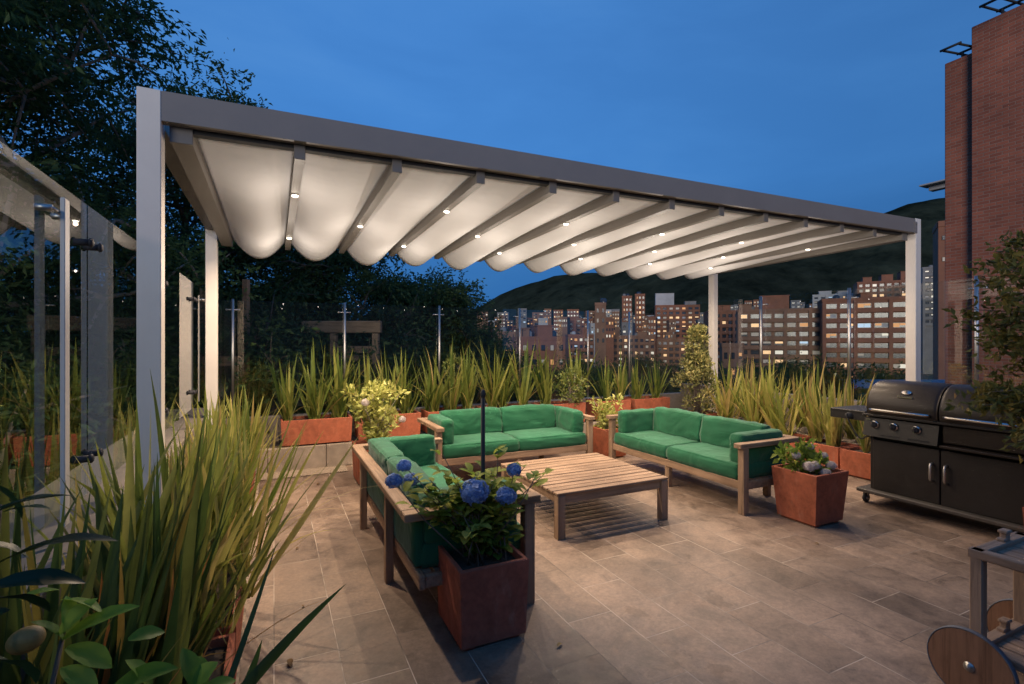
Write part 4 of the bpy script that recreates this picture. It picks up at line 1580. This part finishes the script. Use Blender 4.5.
ridge = [(-400, 335), (200, 330), (420, 322), (480, 306), (499, 294), (518, 287), (539, 281), (553, 275), (577, 272), (610, 272), (650, 262), (700, 250), (760, 243), (830, 232), (868, 219), (885, 211), (905, 204), (940, 196), (1000, 190), (1100, 186), (1300, 200), (1600, 240)]
def ridge_y(px):
    for (a, b_) in zip(ridge[:-1], ridge[1:]):
        if a[0] <= px <= b_[0]:
            t = (px - a[0]) / (b_[0] - a[0])
            return a[1] + (b_[1] - a[1]) * t
    return 330
mb = MB()
NX, NYD = 260, 26
vs, fs = [], []
for j in range(NYD + 1):
    t = j / NYD
    for i in range(NX + 1):
        px = -400 + 2000 * i / NX
        base = 620 + 500 * t + 900 * max(0, (700 - px) / 700)
        p = W(px, 342, base)
        hh = (342 - ridge_y(px)) / F * (620 + 500 * .62 + 900 * max(0, (700 - px) / 700))
        prof = math.sin(math.pi * min(1, t * .80)) if t < .63 else 1.0 - (t - .63) * .5
        prof = min(1, (t / .62)) ** .75 if t <= .62 else 1 - ((t - .62) / .38) ** 2 * .6
        q = Vector((p.x * .012, p.y * .012, 0))
        z = -14 + (hh + 14) * prof + (mn.noise(q) * 9 + mn.noise(q * 3) * 4 + mn.noise(q * 11) * 2.2) * min(1, t * 4) * (1 if t < .55 else .35)
        vs.append((p.x, p.y, z))
for j in range(NYD):
    for i in range(NX):
        a = j * (NX + 1) + i
        fs.append((a, a + 1, a + NX + 2, a + NX + 1))
mb.add(vs, fs, 0, True)
mb.build('hills', M['hill'])['kind'] = 'structure'

# ------------------------------------------------------------------ city
win_cache = {}
def window_data(w, h, kind, var):
    k = (round(w, 2), round(h, 2), kind, var)
    if k not in win_cache:
        r = random.Random(str(k))
        m = MB()
        fw = min(.12, w * .06)
        np_ = max(1, min(4, int(w / 1.4)))
        pw = (w - 2 * fw) / np_
        for q in range(np_):
            mi = 0 if r.random() < .62 else r.choice([1, 1, 1, 2, 3])
            x = -w / 2 + fw + pw * (q + .5)
            part = r.choice([1, 1, .55]) if mi in (0, 2) else 1
            hh = h - 2 * fw
            m.box((x, -.02, hh / 2 * (1 - part)), (pw * .97, .04, hh * part), .005, mi)
            if part < 1:
                m.box((x, -.019, -hh / 2 * part), (pw * .97, .04, hh * (1 - part) - .01), .005, 1)
            if q:
                m.box((x - pw / 2, -.045, 0), (fw * .7, .06, hh - .02), .01, 1)
        for z in (-1, 1):
            m.box((0, -.05, z * (h / 2 - fw / 2)), (w, .1, fw), .01, 1)
        for x in (-w / 2 + fw / 2, w / 2 - fw / 2):
            m.box((x, -.049, 0), (fw, .1, h - 2 * fw - .01), .01, 1)
        win_cache[k] = m.data('window', [M[kind], M['windark'], M['windim'], M['citypale']])
    return win_cache[k]
def building(px0, px1, ytop, Z, depth, wall, label, spec, yaw=0.0, roof=None, group=None, base=-14.0, seed=0, lit=.35, warm=.7, bands=True, wsize=.62, hfrac=.5, rooms=(), cat='apartment building', ybot=None):
    """facade across px0..px1 at distance Z; spec = (rows, cols); true sizes follow from the distance"""
    r = random.Random(seed + int(px0))
    th = math.atan(((px0 + px1) / 2 - 512) / F)
    w = (px1 - px0) / F * Z * math.cos(th)
    yaw = yaw * .5 - th * .85
    top = W(px0, ytop, Z).z
    c = W((px0 + px1) / 2, 342, Z)
    H = top - base
    rz = -YAW + yaw
    root = empty('apartment_building', (c.x, c.y, base), label, cat, group, rz)
    rows, cols = spec
    fh = 3.0 if Z < 400 else 3.4
    m = MB()
    m.box((0, depth / 2, H / 2), (w, depth, H), .05)
    if bands:
        for k in range(rows):
            z = H - .5 - fh * (k + 1) + .35
            m.box((0, -.30, z), (w * .985, .58, fh * .38), .03)
        for k in range(cols + 1):
            if k % 2 == 0:
                x = -w / 2 + w * k / cols
                m.box((max(-w / 2 + .6, min(w / 2 - .6, x)), -.35, H / 2), (1.0, .68, H - .02), .03)
    m.build('wall', M[wall], root)
    m = MB()
    for (x0, x1, y0, y1) in ((-w / 2, w / 2, -.1, .3), (-w / 2, w / 2, depth - .3, depth + .1), (-w / 2 - .1, -w / 2 + .3, .31, depth - .31), (w / 2 - .3, w / 2 + .1, .31, depth - .31)):
        m.box(((x0 + x1) / 2, (y0 + y1) / 2, H + .35), (x1 - x0, y1 - y0, .8), .03)
    m.box((0, depth / 2, H + .02), (w - .8, depth - .8, .1), .02)
    m.build('roof', M[wall], root)
    for (fx, fw, hh, mm) in rooms:
        q = MB()
        q.box(((fx - .5) * w, depth * .5, H + hh / 2 + .08), (fw * w, depth * .6, hh), .05)
        q.box(((fx - .5) * w, depth * .5, H + hh + .14), (fw * w + .4, depth * .6 + .4, .2), .02)
        q.build('roof_house', M[mm], root)
    if Z < 360 and cat == 'apartment building':
        for q in range(r.randint(1, 2)):
            a = MB()
            x, y = r.uniform(-.38, .38) * w, depth * r.uniform(.25, .45)
            a.lathe([(.9, 0), (.95, .1), (.95, 1.6), (.5, 2.0)], (x, y, H + .08), 12)
            a.build('roof_tank', M[r.choice(['citygrey', 'citypale', 'windark'])], root)
        a = MB()
        x, y = r.uniform(-.42, .42) * w, depth * .2
        hh = r.uniform(2.5, 5)
        a.tube([(x, y, H), (x, y, H + hh)], .09, 6)
        a.tube([(x - .7, y, H + hh * .8), (x + .7, y, H + hh * .8)], .06, 5)
        a.build('aerial', M['rubber'], root)
    ww = w / cols * wsize
    for k in range(rows):
        z = H - .5 - fh * (k + .5) + .35
        yy = z + base
        if ybot and (EYE - yy) * F / Z + 342 > ybot:
            continue
        for q in range(cols):
            x = -w / 2 + w * (q + .5) / cols
            u = r.random()
            kind = 'windark'
            if u < lit:
                kind = ('winwarm' if r.random() < .55 else 'winorange') if r.random() < warm else ('winwhite' if r.random() < .7 else 'wincool')
            elif u < lit + .16:
                kind = 'windim'
            o = bpy.data.objects.new('window', window_data(round(ww, 1), round(fh * hfrac, 1), kind, r.randint(0, 3)))
            COL.objects.link(o)
            o.parent = root
            o.location = (x, -.03, z)
    return root
building(820, 908, 300, 150, 14, 'cityred', 'red brick apartment block with balcony bands, nearest the right pergola post', (9, 5), .12, None, None, -14, 1, .38, .75, True, .80, .48, ((.55, .14, 2.2, 'cityred'),), ybot=388)
building(736, 822, 311, 165, 14, 'citybrown', 'long brown brick apartment block behind the fence posts, left of the balcony block', (8, 7), .05, None, None, -14, 2, .34, .8, True, .74, .46, ((.46, .34, 5.2, 'cityred'), (.1, .16, 2.5, 'citybrown')), ybot=388)
building(708, 740, 312, 220, 16, 'cityred', 'narrow red block just right of the rear pergola post', (9, 5), .2, None, None, -14, 3, .35, .7, True, .6, .46, ((.55, .4, 3, 'cityred'),), ybot=388)
building(812, 856, 295, 330, 20, 'citypale', 'white apartment block with stepped roof under the dark hill', (5, 6), -.1, None, None, -14, 4, .3, .2, True, .6, .4, ((.3, .3, 3, 'citypale'), (.75, .3, 2.6, 'citypale')))
building(856, 915, 282, 290, 18, 'cityred', 'tall red brick block with white lit windows, high behind the balcony block', (12, 8), .1, None, None, -14, 5, .45, .25, True, .62, .5, ((.2, .16, 3.5, 'cityred'), (.55, .2, 4.5, 'cityred'), (.88, .2, 6, 'cityred')))
building(922, 946, 268, 240, 18, 'citygrey', 'grey building with bright strip windows beside the brick tower', (9, 3), 0, None, None, -14, 6, .8, .1, True, .8, .4)
building(655, 700, 306, 330, 8, 'cityred', 'red brick building carrying the tall white roof block', (8, 7), .15, None, None, -14, 7, .4, .6, True, .6, .5, ((.22, .42, 8.5, 'citypale'), (.8, .25, 3, 'citygrey')))
building(622, 632, 297, 300, 4, 'cityred', 'left of the twin slim brick towers under the hill', (9, 3), .0, None, None, -14, 8, .45, .6, True, .55, .45)
building(635, 645, 295, 305, 4, 'cityred', 'right of the twin slim brick towers under the hill', (9, 3), .0, None, None, -14, 9, .45, .6, True, .55, .45)
building(595, 606, 305, 150, 3, 'citybrown', 'dark slim brick stair tower rising behind the fence corner', (4, 2), .0, None, None, -14, 10, .12, .8, False, .4, .4)
building(607, 655, 337, 240, 14, 'citybrown', 'wide low brown block right of the dark stair tower', (8, 9), .1, None, None, -14, 11, .42, .75, True, .6, .46, ((.75, .2, 2.4, 'citybrown'),))
building(656, 704, 340, 250, 14, 'citybrown', 'low brown block behind the golden conifer', (8, 8), 0, None, None, -14, 12, .5, .7, True, .62, .46)
building(568, 594, 336, 220, 12, 'cityred', 'low red block with warm windows left of the dark stair tower', (7, 5), .25, None, None, -14, 13, .45, .8, True, .6, .42)
building(520, 566, 340, 105, 14, 'cityred', 'low red brick house row left of the stair tower, with two roof rooms', (4, 5), .35, None, None, -14, 14, .12, .8, False, .4, .4, ((.6, .34, 3.0, 'cityred'), (.15, .2, 2.4, 'citybrown')))
building(498, 524, 334, 140, 12, 'citybrown', 'brown block at the left end of the skyline beside the dark trees', (5, 4), .2, None, None, -14, 15, .3, .6, True, .5, .42)
building(722, 744, 347, 95, 5, 'citybrown', 'low house beside the golden conifer, below the brown apartment block', (3, 3), .1, None, None, -14, 16, .2, .8, False, .5, .4, cat='house')
rr2 = random.Random(99)
far = []
for k in range(30):
    px = 478 + k * 4.6 + rr2.uniform(-3, 3)
    far.append((px, rr2.uniform(309, 327), rr2.uniform(420, 640)))
for k in range(16):
    far.append((606 + k * 6.6 + rr2.uniform(-3, 3), rr2.uniform(308, 320), rr2.uniform(380, 520)))
for k in range(24):
    far.append((530 + k * 7.4 + rr2.uniform(-3, 3), rr2.uniform(316, 334), rr2.uniform(230, 380)))
for k in range(10):
    far.append((712 + k * 11 + rr2.uniform(-3, 3), rr2.uniform(300, 308), rr2.uniform(420, 560)))
for k, (px, py, Z) in enumerate(far):
    wpx = rr2.uniform(6, 13)
    building(px, px + wpx, py, Z, 14, rr2.choice(['citybrown', 'cityred', 'citygrey', 'citypale', 'citybrown']), 'tiny far building with lit windows at the foot of the dark hill', (rr2.randint(2, 4), rr2.randint(2, 4)), rr2.uniform(-.3, .3), None, 'far city buildings below the hill', -14, k, .62, .5, False, .55, .42, cat='building')

# brick tower at the right edge
BT = empty('brick_tower', (20, 8.07, -14), 'tall windowless red brick tower at the right edge, with rails on its roof', 'brick building')
m = MB()
m.box((6, -12.0, 12.75), (12, 24, 25.5), .02)
m.build('wall', M['brick'], BT)
m = MB()
m.box((6.25, .41, 12.4), (12, .80, 24.8), .02)
m.build('wall', M['brick'], BT)
for (x, y, z) in ((0, -.55, 25.5), (.25, .55, 24.8)):
    m = MB()
    for k in range(2):
        m.tube([(x - .75, y - k * .42, z + .12 + k * .0), (x + 2.6, y - k * .42, z + .62)], .035, 8)
    m.tube([(x - .75, y + .05, z + .12), (x - .75, y - 3.2 if x == 0 else y - .5, z + .12)], .04, 8)
    m.tube([(x + .3, y + .05, z + .28), (x + .3, y - 3.2 if x == 0 else y - .5, z + .28)], .04, 8)
    m.tube([(x + .3, y - .1, z - .1), (x + .3, y - .1, z + .28)], .04, 8)
    m.build('roof_rail', M['rubber'], BT)
m = MB()
m.box((-.005, -3.5, 13.2), (.06, 2.4, .14), .01)
m.build('ledge', M['conc'], BT)
p = W(941, 181, 30)
m = MB()
m.box((0, 0, 0), (.9, 2.2, .10), .02)
m.box((.25, 0, -.2), (.5, 1.6, .28), .02)
o = m.build('pavilion_roof', M['citypale'], None, (p.x + .35, p.y, p.z), 0)
tag(o, 'small pale overhanging roof edge poking out left of the brick tower', 'roof')
building(938, 950, 226, 70, 6, 'cityred', 'red brick chimney block seen low beside the brick tower', (2, 1), 0, None, None, -14, 33, 0, .5, False, .3, .2, cat='chimney')
# sports court screen below the balcony block
p = W(880, 384, 46)
SC = empty('court_screen', (p.x, p.y, -14), 'green mesh screen with a pale blue top band below the apartment block', 'fence', None, -YAW)
m = MB()
hT = p.z + 14
m.box((0, 0, hT / 2 - .4), (15, .06, hT - .9), .01)
M['courtgreen'] = mat_plain('court_mesh', (.03, .13, .075), .7, 0, .3, .8, 0)
m.build('mesh_panel', M['courtgreen'], SC)
m = MB()
m.box((0, -.02, hT), (15.2, .1, .8), .02)
M['courtblue'] = mat_plain('court_band', (.30, .38, .50), .6, 0, .2, .8, 0)
m.build('top_band', M['courtblue'], SC)
for x in (-7, -3.5, 0, 3.5, 7):
    m = MB()
    m.tube([(x, .08, 0), (x, .08, hT + .5)], .06, 8)
    m.build('post', M['darksteel'], SC)

# ------------------------------------------------------------------ trees beyond the glass
make_tree('tree', (-4.6, 5.6, -6), 'tall thin leaved tree at the far left edge, pale branches showing', 'tree', 'trees beyond the left glass', 11, 15.5, 3.0, 4.5, 'treeleaf', 38, 0.086, 103028, 1, 'barkpale', (.3, .2), .17, 0.28)
make_tree('tree', (-3.7, 8.4, -6), 'dense leafy tree behind the left pergola post', 'tree', 'trees beyond the left glass', 12, 13.4, 3.0, 3.8, 'treeleaf', 42, 0.093, 115149, 1, 'barkpale', (.2, -.2), .2, 0.30)
make_tree('tree', (-1.9, 12.6, -6), 'dark tree whose feathery top shows just over the pergola beam', 'tree', 'trees beyond the left glass', 13, 13.9, 2.7, 3.8, 'treeleaf2', 38, 0.109, 96968, 1, 'bark', (.3, .2), .22, 0.34)
make_tree('tree', (.9, 14.0, -6), 'dark bushy tree behind the rear glass and timber arbour', 'tree', 'trees beyond the left glass', 14, 12.2, 2.9, 3.4, 'treeleaf2', 38, 0.115, 109089, 1, 'bark', (.1, 0), .22, 0.38)
make_tree('tree', (3.6, 14.4, -6), 'dark spreading tree right of the timber arbour', 'tree', 'trees beyond the left glass', 15, 10.0, 2.4, 3.2, 'treeleaf2', 36, 0.115, 103028, 1, 'bark', (.3, 0), .22, 0.38)
make_tree('tree', (4.9, 13.3, -6), 'shorter dark tree at the right end of the tree belt, below the sky gap', 'tree', 'trees beyond the left glass', 16, 8.2, 1.7, 3.2, 'treeleaf2', 26, 0.103, 54544, 1, 'bark', (.3, 0), .18, 0.30)
make_tree('tree', (-6.5, 10.5, -6), 'big dark tree filling the gap behind the far left tree', 'tree', 'trees beyond the left glass', 17, 15.0, 3.4, 3.0, 'treeleaf2', 42, 0.115, 121210, 1, 'bark', (.0, 0), .24, 0.41)
make_tree('tree', (1.9, 10.4, -6), 'low dark bush close behind the rear glass', 'tree', 'trees beyond the left glass', 18, 7.6, 2.0, 4.6, 'treeleaf2', 26, 0.075, 72722, 1, 'bark', (.0, 0), .14, 0.30)
make_tree('tree', (-1.2, 9.9, -6), 'low dark bush behind the corner of the left glass', 'tree', 'trees beyond the left glass', 19, 8.8, 1.9, 4.4, 'treeleaf2', 26, 0.075, 66662, 1, 'bark', (.0, 0), .14, 0.30)
q = W(815, 365, 42)
make_tree('tree', (q.x, q.y, -14), 'round dark tree in front of the brown apartment block at right', 'tree', 'trees in the city', 21, 14.6, 3.6, 5, 'treeleaf2', 22, 0.420, 8400, 1, 'bark', (.0, 0), .24, .8)
q = W(583, 365, 60)
make_tree('tree', (q.x, q.y, -14), 'dark tree in front of the red block left of the stair tower', 'tree', 'trees in the city', 22, 14.0, 3.2, 6, 'treeleaf2', 20, 0.420, 6000, 1, 'bark', (.0, 0), .24, .8)
for k, (px, py, Z, h) in enumerate(((506, 360, 70, 13.5), (545, 364, 75, 12.5), (606, 366, 66, 13.2), (640, 358, 85, 14.0), (668, 366, 72, 12.6), (700, 360, 80, 13.6), (760, 364, 60, 13.2), (790, 356, 80, 13.2), (845, 372, 50, 12.2), (880, 370, 62, 12.8))):
    q = W(px, py, Z)
    make_tree('tree', (q.x, q.y, -14), 'dark city tree in front of the apartment blocks, %s of ten from the left' % ORD[k], 'tree', 'trees in the city', 60 + k, h, 3.4, 5, 'treeleaf2', 20, .42, 5000, 1, 'bark', (.0, 0), .24, .8)
q = W(730, 372, 45)
make_tree('tree', (q.x, q.y, -14), 'dark tree low behind the golden conifer and rear post', 'tree', 'trees in the city', 23, 13.2, 3.0, 6, 'treeleaf2', 20, 0.400, 6000, 1, 'bark', (.0, 0), .24, .8)

for k, (x, y, h, cr) in enumerate(((-2.6, 7.2, 8.3, 1.5), (.3, 8.8, 8.0, 1.5), (1.4, 12.3, 9.2, 2.2), (3.1, 11.6, 8.1, 1.8), (4.2, 11.0, 7.6, 1.4), (5.6, 12.6, 7.3, 1.3), (-3.0, 5.0, 8.2, 1.3), (-3.2, 3.0, 8.4, 1.5))):
    make_tree('garden_bush', (x, y, -6), 'dark leafy bush in the unlit garden beyond the terrace glass, %s of eight' % ORD[k], 'bush', 'bushes beyond the glass', 40 + k, h, cr, 4.6, 'treeleaf2', 18, .11, 15000, 1, 'bark', (0, 0), .12, .4)

# timber arbour beyond the rear glass
p = W(342, 342, 9.3)
A = empty('timber_arbour', (p.x, p.y, -1.0), 'brown timber arbour with a slatted gate, standing beyond the rear glass', 'arbour', None, -YAW)
m = MB()
m.box((0, 0, 2.78), (1.46, .14, .22), .01)
m.build('beam', M['timber'], A)
for x in (-.15, .63):
    m = MB()
    m.box((x, 0, 1.33), (.12, .12, 2.66), .008)
    m.build('post', M['timber'], A)
m = MB()
for k in range(9):
    m.box((.24, .02, 1.0 + k * .17), (.64, .03, .13), .005)
m.build('slatted_gate', M['timber'], A)
p = W(232, 361, 7.6)
m = MB()
m.box((0, 0, 0), (.34, .12, .15), .008)
m.box((.08, .0, -.9), (.10, .1, 1.65), .008)
tag(m.build('timber_post', M['timber'], None, p, -YAW), 'short timber post and crossbeam seen behind the left rear post', 'post')
p = W(246, 342, 8.0)
m = MB()
m.box((0, 0, .2), (.09, .09, 3.0), .008)
tag(m.build('timber_post', M['timber'], None, (p.x, p.y, .8), -YAW), 'slim brown timber post beyond the left end of the rear glass', 'post')

# ------------------------------------------------------------------ sky, twilight, camera
w = bpy.data.worlds.new('World')
sc.world = w
w.use_nodes = True
nt = w.node_tree
bg = nt.nodes['Background']
sky = nt.nodes.new('ShaderNodeTexSky')
sky.sky_type = 'NISHITA'
sky.sun_disc = False
sky.sun_elevation = R(SKY_EL)
sky.sun_rotation = R(SKY_ROT)
sky.altitude = 2600
sky.air_density = SKY_AIR
sky.dust_density = SKY_DUST
sky.ozone_density = SKY_OZ
tc = nt.nodes.new('ShaderNodeTexCoord')
# the dusk sky keeps its zenith blue down to the hills
lift = N(nt, 'ShaderNodeVectorMath', operation='MULTIPLY_ADD')
nt.links.new(tc.outputs['Generated'], lift.inputs[0])
lift.inputs[1].default_value = (1, 1, -.35)
lift.inputs[2].default_value = (0, 0, .85)
nrm = N(nt, 'ShaderNodeVectorMath', operation='NORMALIZE')
nt.links.new(lift.outputs[0], nrm.inputs[0])
nt.links.new(nrm.outputs[0], sky.inputs[0])
mp = nt.nodes.new('ShaderNodeMapping')
mp.inputs['Scale'].default_value = (1.2, 1.2, 4.0)
nt.links.new(tc.outputs['Generated'], mp.inputs[0])
cn = nz(nt, mp.outputs[0], 1.6, 6, .55, .4)
cr = ramp(nt, cn, [(.38, (.90, .93, .95)), (.52, (1, 1, 1)), (.72, (1.22, 1.10, 1.04))])
fin = mul(nt, sky.outputs[0], cr)
sz = nt.nodes.new('ShaderNodeSeparateXYZ')
nt.links.new(tc.outputs['Generated'], sz.inputs[0])
fin = mul(nt, fin, ramp(nt, sz.outputs[2], [(0, (.42, .60, .64)), (.16, (.62, .74, .76)), (.28, (.98, 1.04, 1.03)), (.5, (1, 1, 1))]))
tint = nt.nodes.new('ShaderNodeMixRGB')
tint.blend_type = 'MULTIPLY'
tint.inputs[0].default_value = 1
tint.inputs[2].default_value = (*SKY_TINT, 1)
nt.links.new(fin, tint.inputs[1])
nt.links.new(tint.outputs[0], bg.inputs[0])
bg.inputs[1].default_value = SKY_S

s = bpy.data.lights.new('twilight_sun', 'SUN')
s.energy = SUN_E
s.angle = R(22)
s.color = (1, .90, .78)
so = bpy.data.objects.new('twilight_sun', s)
COL.objects.link(so)
so.rotation_euler = (R(SUN_TILT), 0, R(SUN_AZ))

cam = bpy.data.cameras.new('camera')
cam.sensor_width = 36
cam.lens = F * 36 / 1024
cam.clip_start = .05
cam.clip_end = 9000
co = bpy.data.objects.new('camera', cam)
COL.objects.link(co)
co.location = (0, 0, EYE)
co.rotation_euler = (R(90), 0, -YAW)
sc.camera = co
vs_ = sc.view_settings
vs_.view_transform = 'Standard'
vs_.look = 'None'
vs_.exposure = EXPO
vs_.gamma = 1
sc.cycles.use_denoising = True
sc.cycles.denoising_input_passes = 'RGB_ALBEDO'
sc.cycles.use_adaptive_sampling = False
sc.cycles.max_bounces = 7
sc.cycles.diffuse_bounces = 4
sc.cycles.glossy_bounces = 4
sc.cycles.transparent_max_bounces = 16
sc.cycles.sample_clamp_indirect = 1.5
sc.cycles.sample_clamp_direct = 2.5
